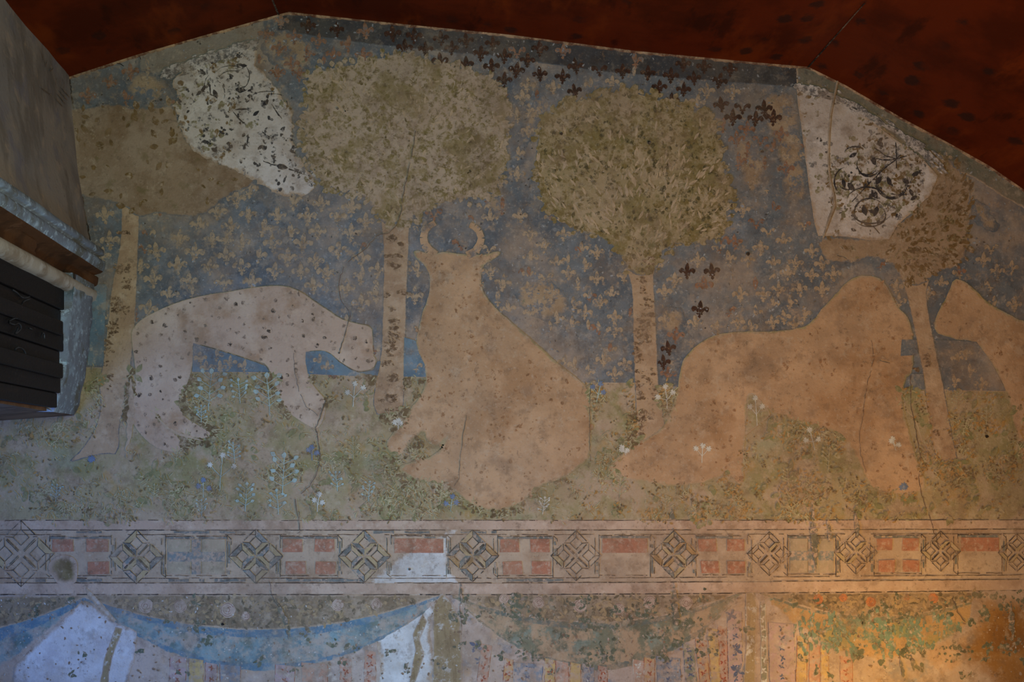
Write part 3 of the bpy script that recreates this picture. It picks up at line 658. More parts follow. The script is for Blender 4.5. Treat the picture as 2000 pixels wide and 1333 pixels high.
def fleur_pts(x, y, s, keep=1.0):
    out = []; a = random.gauss(0, .07); ca, sa = math.cos(a), math.sin(a)
    for pts in (CP, SP, [(-u, v) for u, v in SP][::-1], FT):
        if random.random() > keep: continue
        out.append([(x+(u*ca-v*sa)*s+random.uniform(-.7, .7), y+(u*sa+v*ca)*s+random.uniform(-.7, .7)) for u, v in pts])
    return out
DARKF = [(66,42,30), ((46,32,24), 20, .45, .6, .8, 21), ((140,100,70), 50, .56, .68, .7, 22, 6, .7)]
MEDF = [(140,104,80), ((110,78,56), 24, .48, .62, .8, 21), ((172,140,112), 50, .56, .68, .7, 22, 6, .7)]
PALEF = [(166,146,120), ((130,110,84), 24, .48, .64, .7, 21), ((176,158,132), 50, .58, .7, .6, 22, 6, .7)]
MT['fd'] = paint('fleur_dark', DARKF, SKY, wear=(.32, .44, .25), wscale=34, veil=.4)
MT['fm'] = paint('fleur_brown', MEDF, SKY, wear=(.40, .52, .1), wscale=44, veil=.5)
MT['fp'] = paint('fleur_pale', PALEF, SKY, wear=(.38, .54, .1), wscale=40, veil=.6)
covers = [tb[3], tc[3], td[3], ta[3], tb[4], tc[4], ta[4], td[4], f_leo, f_stag, f_cam, f_be]
cnt = 0; rest = {'fd': Flat(3.4*L), 'fm': Flat(3.4*L), 'fp': Flat(3.4*L)}
order = [(k, p) for k, s in (('fd', FD), ('fm', FM), ('fp', FP)) for p in parse(s)]
big = [(k, p) for k, p in order if k == 'fd' or (k == 'fp' and p[0] < 760)] + [(k, p) for k, p in order if not (k == 'fd' or (k == 'fp' and p[0] < 760))]
for k, (x, y) in big:
    s = {'fd': .95, 'fm': 1.0, 'fp': 1.12 if x < 760 else 1.0}[k]*random.uniform(.9, 1.05)
    if x > 1000 and k == 'fp': s *= .92
    ps = fleur_pts(x, y, s, .97 if (k == 'fd' or x < 760) else .85)
    if cnt < 100:
        fl = Flat(3.4*L)
        for q in ps: fl.poly(q)
        o = fl.build('fleur_de_lis', MT[k], mural)
        if o is not None:
            cnt += 1
            if k == 'fd': o['label'] = 'dark brown fleur-de-lis'
    else:
        for q in ps: rest[k].poly(q)
# very worn ones between, only blotches left
for _ in range(330):
    x = random.uniform(-100, 2250); y = random.uniform(60, 740)
    if y < ceil_y(x)+20: continue
    c2 = [(q[1][0]-x)**2+(q[1][1]-y)**2 for q in order]
    if min(c2) < 22**2: continue
    for q in fleur_pts(x, y, .8, .6): rest['fp' if random.random() < .7 else 'fm'].poly(q)
for k in rest: rest[k].build('fleur_de_lis', MT[k], mural, 'stuff')
# pale flecks all over the ground
solid('fleck_pale', (150,154,158), .15, under=SKY, wear=(.4, .55, .1), wscale=40); solid('fleck_dark', (74,68,62), .2, under=SKY, wear=(.4, .55, .1), wscale=40)
ff = f_sky.copy(); ff[GY < 0] = -9
fl = Flat(3.6*L); fk = Flat(3.7*L)
for x, y in scatter(ff, 2600, 2):
    if y > ceil_y(x)+4: fl.dab(x, y, random.uniform(.7, 2.2), random.uniform(1, 2.2), random.uniform(0, 3), 5)
for x, y in scatter(ff, 1300, 2):
    if y > ceil_y(x)+4: fk.dab(x, y, random.uniform(.6, 1.8), random.uniform(1, 2), random.uniform(0, 3), 5)
fl.build('paint_fleck', MT['fleck_pale'], mural, 'stuff'); fk.build('paint_fleck', MT['fleck_dark'], mural, 'stuff')

fl = Flat(8.7*L)
for (x, y) in ((392,700),(424,694),(450,708),(478,716),(430,718),(404,718),(1868,700),(1893,725),(1915,750),(1862,745),(1885,690),(625,705),(640,718),(812,715)):
    for q in fleur_pts(x, y, .8, .85): fl.poly(q)
fl.build('fleur_de_lis', MT['fp'], mural, 'stuff')
# ------------------------------------------------------------ meadow plants
solid('plant_pale', (158,178,172), .12, under=MEADOW, wear=(.34, .48, .2)); solid('plant_white', (196,196,186), .1); solid('plant_blue', (108,124,150), .15)
solid('plant_red', (124,66,48), .15); solid('grass_pale', (170,162,128), .12, under=MEADOW, wear=(.4, .52, .1)); solid('grass_dark', (108,90,62), .2, under=MEADOW, wear=(.4, .52, .1))
solid('grass_green', (128,126,88), .15, under=MEADOW, wear=(.4, .54, .1)); solid('grass_ochre', (162,128,76), .15, under=MEADOW, wear=(.4, .52, .1))
fm = f_meadow.copy()
for q in (f_leo, f_stag, f_cam, ta[4], tb[4], tc[4], td[4]): fm = np.minimum(fm, -q+2)
fm = np.where((GX < 165) & (GY < 830), -9, fm)
CL = vnoise(70, 301)+vnoise(30, 302)*.8
def tufts(n, mat, L0, W0, out, dens=None):
    d0 = dens or (lambda x, y: 1); dens = lambda x, y: d0(x, y)*(1 if at(CL, x, y) > .12 else .12)
    fl = Flat(out)
    for x, y in scatter(fm, n, 2, 1e9, dens):
        for _ in range(random.randint(2, 5)): fl.leaf(x+random.gauss(0, 5), y+random.gauss(0, 5), L0*random.uniform(.5, 1.4), W0, random.uniform(0, 2*math.pi))
    fl.build('painted_grass', mat, mural, 'stuff')
tufts(900, MT['grass_dark'], 6, 3.2, 9*L, lambda x, y: 1 if (y > 890 or y < 790) else .5); tufts(1000, MT['grass_pale'], 9, 2.0, 9.4*L, lambda x, y: 1 if x < 1200 else .55)
tufts(260, MT['grass_green'], 16, 10, 8.8*L); tufts(450, MT['grass_ochre'], 7, 4, 9.2*L, lambda x, y: 1 if x > 1100 else .1)
fl = Flat(9.1*L)
for f in (f_leo, tb[4], tc[4], f_stag):
    ys, xs = np.nonzero((f < -1) & (f > -15) & (f_meadow > 2) & (CL > -.12)); 
    for _ in range(420 if f is f_leo else 160):
        k = random.randrange(len(xs)); x, y = gx[xs[k]], gy[ys[k]]
        if min(at(-g, x, y) for g in (f_leo, f_stag, f_cam, tb[4], tc[4], ta[4])) < -1: continue
        fl.dab(x+random.uniform(-2, 2), y+random.uniform(-2, 2), random.uniform(1.6, 4.6), random.uniform(.8, 1.6), random.uniform(0, 3), 7, .5)
fl.build('painted_grass', MT['grass_dark'], mural, 'stuff')
def plant(x, y, h, mat, kind, lab, lean=0):
    """a painted sprig: stem from (x, y) up, with leaf pairs or daisy heads"""
    t = Flat(10*L); lf = Flat(10.3*L)
    top = (x+lean, y-h); t.line([(x, y), (x+lean*.4, y-h*.5), top], 1.6, 5, .4)
    n = 4
    if kind == 'leafy':
        for k in range(n):
            fy = .25+.2*k; bx, by = x+lean*fy, y-h*fy
            for sgn in (-1, 1):
                a = -math.pi/2+sgn*random.uniform(.7, 1.2); r = h*random.uniform(.2, .34)
                ex, ey = bx+r*math.cos(a), by+r*math.sin(a); t.line([(bx, by), (ex, ey)], 1.1, 5, .3); lf.leaf(ex, ey, h*.17, h*.12, a+random.gauss(0, .3))
        lf.leaf(top[0], top[1], h*.18, h*.13, -math.pi/2)
    else:
        heads = [top]+[(x+lean*.5+s*h*random.uniform(.2, .4), y-h*random.uniform(.45, .85)) for s in (-1, 1)]
        for (ex, ey) in heads:
            t.line([(x+lean*.4, y-h*.4), (ex, ey)], 1.1, 5, .3)
            for q in range(8): lf.leaf(ex, ey, 6.5, 2.6, q*math.pi/4+random.uniform(-.2, .2))
    o = t.build('painted_plant', mat, mural, None, lab)
    lf.build('leaf' if kind == 'leafy' else 'petals', MT['plant_white'] if kind == 'daisy' else MT['plant_blue'] if kind == 'blue' else mat, o)
for a in ((408,802,70,'plant_pale','leafy','pale blue sprig between the spotted legs',6), (470,790,44,'plant_pale','leafy','low pale sprig beside the tall one',-4), (394,826,30,'plant_pale','leafy',None,0),
          (528,812,72,'plant_pale','leafy','pale sprig beside the foreleg',-6), (430,960,70,'plant_pale','daisy','pale daisies near the border',6), (480,1000,50,'plant_pale','leafy',None,3),
          (552,968,72,'plant_pale','leafy','tall pale sprig beside the crack',4), (545,1006,44,'plant_pale','leafy',None,-4), (395,1010,30,'plant_pale','leafy',None,0), (690,796,46,'plant_white','daisy',None,4),
          (620,1000,34,'plant_white','daisy',None,4), (610,900,26,'plant_blue','blue',None,0), (880,1000,30,'plant_pale','blue','blue flowers at the foot of the stag',4),
          (398,972,34,'plant_pale','blue',None,0), (1165,786,36,'plant_pale','blue','blue flower beside the stag back',8), (1478,832,54,'plant_white','daisy','white daisies under the humped beast',-4),
          (1370,905,34,'plant_white','daisy',None,2), (1222,890,16,'plant_white','daisy',None,-8), (1303,800,44,'plant_white','daisy',None,-4), (1300,1000,28,'grass_pale','leafy',None,0),
          (1590,880,40,'plant_white','daisy',None,-10), (1748,880,22,'plant_white','daisy',None,-6), (1616,920,40,'grass_pale','leafy',None,3), (1868,800,30,'grass_pale','leafy',None,0), (1925,830,30,'grass_pale','leafy',None,0),
          (778,840,18,'plant_white','daisy',None,0), (690,900,40,'grass_pale','leafy',None,0), (720,980,36,'plant_pale','leafy',None,3), (300,980,30,'grass_pale','leafy',None,3), (110,980,30,'plant_pale','leafy',None,3),
          (180,905,10,'plant_blue','blue','small blue flowers at the tree foot',0), (1764,960,12,'plant_pale','blue',None,0), (860,985,40,'grass_pale','leafy',None,4), (1060,1005,30,'plant_white','leafy',None,4),
          (660,960,34,'plant_pale','leafy',None,-4), (345,905,28,'grass_pale','leafy',None,2), (460,905,36,'plant_pale','leafy',None,-4), (1210,975,36,'grass_pale','leafy',None,2), (1540,950,30,'grass_pale','leafy',None,-4)):
    plant(a[0], a[1], a[2], MT[a[3]], a[4], a[5], a[6])

# ------------------------------------------------------------ patches of an older scroll decoration
WHITE = [(190,182,174), ((204,198,192), 3, .45, .6, .8, 61), ((168,160,152), 8, .52, .66, .7, 62), ((146,134,120), 22, .6, .7, .7, 63, 7, .7)]
MT['white'] = paint('white_limewash', WHITE, PLASTER, edge=8, amp=9)
solid('scroll_black', (66,64,64), .2, under=WHITE, wear=(.36, .5, .1)); solid('scroll_grey', (108,106,104), .2, under=WHITE, wear=(.4, .58, .0), wscale=40); solid('scroll_ochre', (116,94,60), .2, under=WHITE, wear=(.4, .54, .1)); solid('scroll_olive', (128,122,92), .2, under=WHITE, wear=(.4, .54, .1))
f_wl = sdf(WHITE_L, 1); f_wr = sdf(WHITE_R, 0)
solid('scroll_line', (52,50,52), .15, under=WHITE, wear=(.3, .42, .2))
def fragment(name, lab, f, rag, seed, loc):
    e = empty(name, loc); tag(e, lab, 'painting fragment'); field('white_ground', f, MT['white'], 12*L, e, rag=rag, seed=seed); return e
fr = fragment('scroll_painting_fragment', 'white patch with black vine scrolls under the right ceiling slope', f_wr, 1.2, 3, P(1680, 470))
fl_ = fragment('scroll_painting_fragment', 'ragged white patch with faint scrolls left of the tall painted tree', f_wl, 9, 1, P(480, 380))
def marks(e, f, n, mats, r0, r1, clusters, name='paint_mark', dens=None):
    for mt in mats:
        fl = Flat(13*L)
        for x, y in scatter(f, n, 2, 1e9, dens):
            k = random.randint(1, clusters)
            for _ in range(k): fl.dab(x+random.gauss(0, 3.5), y+random.gauss(0, 3.5), random.uniform(r0, r1), random.uniform(.8, 2), random.uniform(0, 3))
        fl.build(name, MT[mt], e, 'stuff')
marks(fl_, f_wl, 95, ['scroll_grey', 'scroll_black'], .8, 3.6, 5); marks(fl_, f_wl, 34, ['scroll_ochre', 'scroll_olive'], 1.5, 5, 5, dens=lambda x, y: 1 if x < 460 else .1)
def circ(x, y): return 1 if ((x-1708)/100)**2+((y-358)/82)**2 < 1 else .13
marks(fr, f_wr, 130, ['scroll_ochre', 'scroll_olive'], 1.5, 4.4, 5, dens=circ); marks(fr, f_wr, 70, ['scroll_grey'], 1.5, 4.5, 4, dens=circ); marks(fr, f_wr, 70, ['scroll_black'], .8, 2.6, 4, dens=circ)
sl = Flat(13.6*L)
for (cx, cy, r, a0, a1, ry) in ((1740,357,31,-30,250,33),(1740,357,28,0,200,30),(1692,323,20,20,220,20),(1694,322,24,30,140,24),(1692,395,40,180,350,28),(1700,418,36,20,180,20),(1697,415,30,150,330,26),
                                (1696,422,32,-60,150,22),(1652,356,24,110,260,28),(1654,352,20,60,150,20),(1730,300,30,40,140,14),(1668,300,20,180,330,12),(1757,370,34,60,130,12)):
    sl.line(arc(cx, cy, r, a0, a1, 18, ry), 3.2, 5, .3, .01, taper=True)
for pts in (((1662,396),(1694,362),(1720,335),(1749,312)), ((1749,312),(1748,280)), ((1749,312),(1778,303)), ((1706,290),(1728,306),(1749,312)), ((1749,312),(1764,296)), ((1680,276),(1690,284),(1705,288)),
            ((1680,438),(1704,444),(1716,458)), ((1748,312),(1749,330)), ((1694,362),(1693,350))):
    sl.line(pts, 2.2, 5, .4, .03)
for k in range(7): sl.line([(1722+k*3.6, 396+k*1.4), (1725+k*3.6, 402+k*1.2)], 1.4, 5, .2); sl.line([(1744+k*4, 386-k*3), (1747+k*4, 391-k*3)], 1.2, 5, .2)
for (x, y, L0, a) in ((1700,372,22,1.0),(1706,378,16,2.4),(1720,346,20,2.2),(1738,364,20,-1.9),(1760,350,18,.6),(1778,344,18,-.4),(1684,402,22,1.3),(1712,404,22,1.9),(1694,412,16,.4),(1672,300,18,2.6),
                     (1712,276,18,.9),(1722,270,14,2.2),(1700,304,22,1.2),(1654,358,22,.9),(1644,350,18,1.3),(1775,370,16,1.2),(1790,384,16,2.6),(1660,448,12,.4)):
    sl.leaf(x, y, L0, L0*.5, a)
sl.build('vine_scroll', MT['scroll_line'], fr)
sl = Flat(13.6*L)
for (cx, cy, r, a0, a1, ry) in ((452,154,34,200,380,24),(455,160,28,190,300,20),(468,150,20,-60,90,26),(524,196,34,200,330,16),(540,205,22,-120,20,20),(415,180,16,150,250,34),(418,186,22,-70,20,28),(470,172,16,20,150,8)):
    sl.line(arc(cx, cy, r, a0, a1, 14, ry), 1.8, 5, .4, .08, taper=True)
for pts in (((450,170),(468,176),(480,170)), ((455,218),(470,236),(482,246)), ((500,310),(530,322),(560,330),(600,344)), ((458,216),(488,214)), ((530,204),(542,222),(552,234)), ((486,264),(484,284)), ((410,160),(412,186),(424,192))):
    sl.line(pts, 3, 5, .5, .05, taper=True)
for (x, y, L0, a) in ((460,176,22,.1),(484,180,10,-.4),(540,325,24,.2),(495,228,16,-.7),(512,210,14,-.8),(396,182,16,-1.2),(418,176,20,1.2),(470,130,14,0),(566,295,12,.5)): sl.leaf(x, y, L0, L0*.45, a)
sl.build('vine_scroll', MT['scroll_line'], fl_)
# dark band remains crossing both fragments
db = Flat(13.8*L)
for (x0, y0, x1, y1, n, sp) in ((318,146,498,88,230,5.5), (1556,172,1620,186,120,3.6), (1634,190,1800,290,170,4.5), (1770,276,1840,330,70,5)):
    for _ in range(n):
        t = random.random(); a = math.atan2(y1-y0, x1-x0); db.dab(x0+(x1-x0)*t, y0+(y1-y0)*t+random.gauss(0, sp), random.uniform(1, 3), random.uniform(2, 6), a, 6)
o = db.build('dark_band_streak', MT['scroll_grey'], mural, 'stuff')
# raised mortar seam over the right fragment
seam = [(1634,160),(1631,175),(1627,195),(1621,225),(1618,260),(1617,300),(1618,335),(1622,360),(1628,385),(1628,405),(1620,425),(1612,450),(1606,466)]
ps = smooth([*seam, *seam[::-1]], 0); rr = [2.6+(1.5 if 8 < i < 11 else 0) for i in range(len(seam))]
V = []; F = []
for i, (x, y) in enumerate(seam):
    for k in range(5):
        a = math.pi*k/4; V.append(P(x-math.cos(a)*rr[i]+random.uniform(-.4, .4), y, 12*L+math.sin(a)*rr[i]*S*.8))
for i in range(len(seam)-1):
    for k in range(4): F.append((i*5+k, (i+1)*5+k, (i+1)*5+k+1, i*5+k+1))
solid('seam_mortar', (164,144,118), .2)
tag(mesh('mortar_seam', V, F, MT['seam_mortar'], fr, True), 'raised buff mortar seam down the right white patch')
# pale limewash repair around the middle of the frieze is part of the wall
f_rep = sdf([(900,1028),(868,1042),(800,1080),(775,1090),(745,1112),(722,1132),(719,1165),(728,1200),(735,1240),(742,1290),(738,1360),(842,1360),(850,1290),(838,1230),(846,1195),(862,1165),(900,1152),(880,1110),(872,1082),(882,1050)], 1)
MT['limewash'] = paint('pale_limewash', [(206,206,202), ((188,186,180), 4, .45, .62, .8, 61), ((216,218,218), 9, .54, .68, .7, 62), ((150,140,124), 20, .62, .71, .7, 63, 7, .7)], PLASTER, edge=10, amp=8)
tag(field('limewash_patch', f_rep, MT['limewash'], 2*L, wall, rag=6, seed=3), 'bright limewashed repair crossing the border')

# ------------------------------------------------------------ geometric border
border = empty('painted_border', P(1000, 1163)); tag(border, 'long painted border of interlaced knots and quartered panels across the wall', 'painted border')
def by(x, y):   # the border rises slightly towards the right end
    return y-np.interp(x, [-300, 1000, 1250, 1600, 2000, 2400], [0, 0, 1, 3.5, 7, 9])*((y-1010)/130*.9+.1)
BANDP = [(176,152,132), ((190,168,148), 3, .45, .6, .7, 71), ((154,128,106), 6, .52, .66, .7, 72), ((196,180,162), 20, .56, .7, .5, 73), ((120,94,72), 34, .65, .73, .45, 74)]
MT['bandp'] = paint('band_plaster', BANDP, PLASTER, edge=1.5, amp=.5)
for (ya, yb) in ((1017, 1035), (1140, 1161)):
    o = field('border_fillet', sdf([(-255, ya)]+[(x, by(x, ya)) for x in (0, 1000, 1250, 1600, 2000)]+[(2275, by(2275, ya)), (2275, by(2275, yb))]+[(x, by(x, yb)) for x in (2000, 1600, 1250, 1000, 0)]+[(-255, yb)], 0), MT['bandp'], 4*L, border, rag=.3)
    o['label'] = 'plain pinkish fillet of the border'
solid('line_dark', (64,56,52), .2, under=BANDP, wear=(.34, .48, .0), wscale=26); solid('line_blue', (86,98,104), .2, under=BANDP, wear=(.36, .52, .0), wscale=26)
solid('panel_red', (164,114,90), .12, under=BANDP, wear=(.36, .5, .3), wscale=40); solid('panel_olive', (164,150,126), .1, under=BANDP, wear=(.36, .5, .3)); solid('panel_blue', (118,126,124), .15, under=BANDP, wear=(.40, .56, .05), wscale=40)
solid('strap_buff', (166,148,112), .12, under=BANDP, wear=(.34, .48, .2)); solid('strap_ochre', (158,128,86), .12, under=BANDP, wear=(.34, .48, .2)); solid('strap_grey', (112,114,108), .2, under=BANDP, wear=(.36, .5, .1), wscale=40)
fl = Flat(5*L)
for y, wd_, g in ((1017, 1.4, .1), (1036, 1.5, .08), (1045, 1.2, .12), (1130, 1.3, .1), (1139, 1.6, .06), (1162, 2.2, .12)):
    fl.line([(x, by(x, y)) for x in range(-250, 2271, 60)], wd_, 9, .5, g)
fl.build('border_line', MT['line_dark'], border, 'stuff')
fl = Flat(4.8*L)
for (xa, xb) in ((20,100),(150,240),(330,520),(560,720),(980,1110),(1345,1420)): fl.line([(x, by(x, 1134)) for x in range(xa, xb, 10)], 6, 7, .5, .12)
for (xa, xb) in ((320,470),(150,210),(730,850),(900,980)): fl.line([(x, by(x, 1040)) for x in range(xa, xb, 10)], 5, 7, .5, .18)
fl.build('border_grey_line', MT['strap_grey'], border, 'stuff')  # broken grey strokes along the border lines
def diamond(cx, cy, r, s=1.0): return [(cx, cy-r), (cx+r*s, cy), (cx, cy+r), (cx-r*s, cy)]
def knot(cx, cy, r, tone, lab=None):
    """four interlaced folded square rings set cornerwise"""
    e = empty('interlaced_knot', P(cx, cy, 5*L)); e.parent = border; e.matrix_parent_inverse = Matrix.Translation(-Vector(border.location))
    if lab: e['label'] = lab
    cols = {'blue': ('panel_blue', 'strap_buff', 'strap_grey', 'strap_buff'), 'strong': ('strap_grey', 'strap_ochre', 'strap_grey', 'strap_buff'), 'bare': (None, 'strap_buff', None, None)}[tone]
    ln = Flat(7*L); h = r*.5; q = r*.47; qi = r*.27; fills = {}
    def fill(mt, pts):
        if mt: fills.setdefault(mt, Flat(6*L)).poly(pts)
    def dirv(a): return (math.cos(a), math.sin(a))
    for k, (ox, oy) in enumerate(((0,-1), (1,0), (0,1), (-1,0))):
        x, y = cx+ox*r*.505, cy+oy*r*.505; q = r*.475; qi = r*.235
        A = diamond(x, y, q); B = diamond(x-ox*r*.02, y-oy*r*.02, qi)
        for j in range(4):
            a, b_, c_, d_ = A[j], A[(j+1) % 4], B[(j+1) % 4], B[j]
            prob = .9 if tone != 'bare' else .45
            fill(cols[(j+k) % 4] if random.random() < prob else None, [a, b_, c_, d_])
            # corners beside the outward tip are cut short, as on a folded band
            def cutc(p, o): return (p[0]+(o[0]-p[0])*.13, p[1]+(o[1]-p[1])*.13)
            ta_ = a if j % 4 == k else cutc(a, b_); tb_ = b_ if (j+1) % 4 == k else cutc(b_, a)
            ln.line([ta_, tb_], 1.5, 7, .3, .02); ln.line([d_, c_], 1.3, 7, .3, .03)
        ln.line([A[k], B[k]], 1.2, 7, .3)
        for j in (1, 3):
            ln.line([A[(k+j) % 4], B[(k+j) % 4]], 1.1, 7, .3, .05)
    for mt, f in fills.items():
        f.build('strap_face', MT[mt], e)
    ln.build('outline', MT['line_dark'], e)
for a in ((42,1082,66,'bare','faint knot at the left end of the border'), (267,1088,54,'blue'), (500,1087,54,'blue'), (712,1087,52,'blue'), (923,1086,52,'strong','boldest dark outlined knot'), (1125,1086,50,'bare'),
          (1316,1084,48,'strong'), (1502,1082,44,'bare'), (1671,1080,43,'bare'), (1836,1077,40,'bare'), (1985,1080,38,'bare'), (2130,1078,38,'bare')): knot(*a)
def box(x0, y0, x1, y1): return [(x0, y0), (x1, y0), (x1, y1), (x0, y1)]
def panel(x0, x1, kind, lab):
    yt, yb = by(x0, 1053), by(x0, 1122)
    if kind != 'tworow': yt, yb = by(x0, 1054), by(x0, 1122)
    e = Flat(5.4*L)
    for pts in ([(x0-4, yt-6), (x1+4, yt-6)], [(x0-4, yb+3), (x1+4, yb+3)], [(x0-4, yt-8), (x0-4, yb+6)], [(x1+4, yt-8), (x1+4, yb+6)], [(x0-12, yt-2), (x0-12, yb)], [(x1+12, yt-2), (x1+12, yb)],
                [(x0-12, yb), (x0-4, yb+6)], [(x1+12, yt), (x1+4, yt-8)]): e.line(pts, 1.3, 6, .4, .14)
    o = e.build('quartered_panel', MT['line_dark'], border, None, lab)
    wq = (x1-x0); hq = yb-yt
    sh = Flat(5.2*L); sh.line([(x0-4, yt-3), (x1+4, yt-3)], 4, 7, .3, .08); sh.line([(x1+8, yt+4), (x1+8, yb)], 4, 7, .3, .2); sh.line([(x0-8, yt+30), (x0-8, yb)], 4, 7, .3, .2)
    sh.build('grey_edge', MT['strap_grey'], o)  # grey strokes along the panel frame
    ww, hh = wq*.40, hq*.36
    if kind in ('red', 'lost'):
        for i, (qx, qy) in enumerate(((x0, yt), (x1-ww, yt), (x0+wq*.06, yb-hh), (x1-ww*.96, yb-hh))):
            if kind == 'lost' and i == 2: continue
            f = Flat(5.6*L); f.poly([(px+random.uniform(-1.4, 1.4), py+random.uniform(-1, 1)) for px, py in box(qx, qy, qx+ww*.94, qy+hh)]); f.build('red_rectangle', MT['panel_red'], o, None, 'brick red rectangle')
    elif kind == 'tworow':
        f = Flat(5.6*L); f.poly(box(x0+2, yt, x1-2, yt+hq*.40)); f.build('red_rectangle', MT['panel_red'], o, None, 'brick red upper half')
    else:
        for (qx, qy) in ((x0, yt), (x1-ww, yt), (x0, yb-hh), (x1-ww, yb-hh)):
            f = Flat(5.6*L); f.poly(box(qx, qy, qx+ww, qy+hh)); f.build('olive_rectangle', MT['panel_olive'], o)
        f = Flat(5.5*L); f.poly(box(x0, yt+hh, x0+wq*.42, yb-hh)); f.poly(box(x1-wq*.42, yt+hh, x1, yb-hh)); f.poly(box(x0+wq*.42, yt, x1-wq*.42, yb)); f.build('blue_cross', MT['panel_blue'], o, None, 'dull blue cross')
for a in ((102,214,'lost','first red quartered panel, one quarter stained away'), (328,440,'blue','pale olive panel with a blue cross left of the spotted beast feet'), (552,656,'red','red quartered panel left of the limewash'),
          (768,868,'tworow','half red half white panel on the limewash'), (976,1076,'red','red quartered panel below the stag'), (1174,1266,'tworow','plain panel with a worn red upper half'), (1363,1456,'red','red quartered panel below the tree gap'),
          (1542,1628,'blue','panel with a blue-grey cross under the humped beast'), (1711,1795,'red','clear red quartered panel near the right end'), (1874,1952,'tworow','last red topped panel at the right'), (2040,2100,'red','red panel beyond the frame')): panel(*a)
MT['stain'] = paint('brown_stain', [(122,108,74), ((96,80,50), 10, .45, .6, .8, 3), ((150,134,96), 8, .5, .66, .6, 4)], BANDP, edge=14, amp=4)
tag(field('stain', sdf([(96,1100),(112,1086),(135,1084),(152,1096),(152,1120),(150,1142),(112,1142),(106,1128),(94,1118)], 2), MT['stain'], 6.4*L, border), 'round brown stain over the first panel')

# ------------------------------------------------------------ painted hanging below
cur = empty('painted_curtain', P(1000, 1440)); tag(cur, 'painted blue-green curtain hung in swags below the geometric border', 'painted curtain')
ROSEB = [(138,122,100), ((118,100,76), 6, .45, .6, .8, 81), ((160,142,120), 9, .5, .64, .8, 82), ((92,78,58), 20, .55, .67, .7, 83, 6, .68), ((172,158,140), 30, .6, .7, .5, 84)]
MT['rose_band'] = paint('rose_band', ROSEB, PLASTER, edge=4, amp=3)
TOPS = [[(-240,1170),(165,1166)], ]
def swag_curve(xa, ya, xb, yb, sag, n=14, sk=.5):
    return [(xa+(xb-xa)*t/n, ya+(yb-ya)*t/n+sag*4*(t/n)*(1-t/n)*(1+ (sk-.5)*(t/n-.5))) for t in range(n+1)]
SW = [(-420,1180,165,1167,70,150), (165,1167,862,1162,66,128), (884,1163,1452,1155,58,134), (1482,1156,1962,1150,52,118), (1990,1150,2400,1150,52,110)]
top_all = [(-255,1163)]+[(x, by(x, 1163)) for x in (0,1000,1250,1600,2000)]+[(2275,by(2275,1163)),(2275,1230),(-255,1240)]
f_under = np.minimum(GY-np.vectorize(lambda x: float(by(x, 1163)))(gx)[None, :], 60)
CLOTH = [(168,150,134), ((184,168,156), 3, .45, .62, .8, 91), ((140,124,112), 5, .5, .66, .8, 92), ((124,132,140), 7, .56, .68, .7, 93), ((196,184,168), 18, .56, .68, .6, 94, 6, .7), ((104,84,64), 22, .63, .71, .6, 95, 7, .7), ((186,150,108), 4, .56, .68, .6, 96)]
MT['cloth'] = paint('faded_cloth', CLOTH)
o = field('painted_cloth', f_under, MT['cloth'], 2.4*L, cur); o['label'] = 'faded lower cloth with vertical stripes'
o2 = field('limewash_patch', np.minimum(f_rep, f_under), MT['limewash'], 3*L, wall, rag=6, seed=3); o2['label'] = 'bright limewashed repair below the border'
BLUEG = [(128,144,142), ((82,112,122), 6, .45, .6, .8, 101), ((134,156,158), 7, .5, .64, .8, 102), ((170,156,142), 6, .47, .58, .85, 107, 8, .72), ((96,112,100), 12, .55, .66, .7, 103), ((162,160,148), 16, .54, .66, .8, 104, 7, .7), ((80,92,94), 24, .57, .7, .6, 105, 6, .7)]
GREEN = [(118,118,98), ((94,98,82), 8, .48, .62, .8, 101), ((126,138,126), 9, .52, .64, .8, 102), ((170,146,118), 8, .46, .56, .9, 103, 8, .7), ((150,122,90), 22, .58, .68, .7, 105, 6, .7)]
TEAL = [(168,138,98), ((96,126,112), 9, .50, .60, .9, 102, 6, .66), ((140,138,96), 6, .5, .62, .7, 103), ((186,150,108), 16, .56, .68, .7, 105, 6, .7), ((76,104,98), 22, .58, .66, .7, 106, 6, .7)]
MT['swag_a'] = paint('swag_blue', BLUEG, CLOTH, edge=8, amp=7); MT['swag_b'] = paint('swag_green', GREEN, CLOTH, edge=8, amp=9); MT['swag_c'] = paint('swag_teal', TEAL, CLOTH, edge=8, amp=7)
MT['hem'] = paint('swag_hem_blue', [(92,120,136), ((108,134,148), 6, .48, .62, .8, 3), ((150,150,142), 14, .5, .62, .8, 4, 7, .7)], BLUEG, edge=1.5, amp=2, wear=(.38, .52, .2))
MT['hemg'] = paint('swag_hem_green', [(98,106,98), ((112,120,112), 6, .48, .62, .8, 3), ((150,132,110), 14, .48, .6, .9, 4, 6, .7)], GREEN, edge=1.5, amp=2, wear=(.40, .55, .1))
solid('rose_pale', (176,156,140), .08, under=ROSEB, wear=(.34, .5, .2)); solid('rose_orange', (180,118,76), .1, under=ROSEB, wear=(.34, .5, .2)); solid('rose_line', (130,96,84), .12, under=ROSEB, wear=(.4, .52, .1))
solid('stem', (160,138,104), .12, under=ROSEB, wear=(.38, .52, .0)); solid('leaf_brown', (104,94,74), .2, under=ROSEB, wear=(.38, .56, .0))
names = ['blue swag at the left edge', 'wide blue swag left of the middle peak', 'dark green worn swag in the middle', 'teal and ochre swag at the right', 'swag beyond the frame']
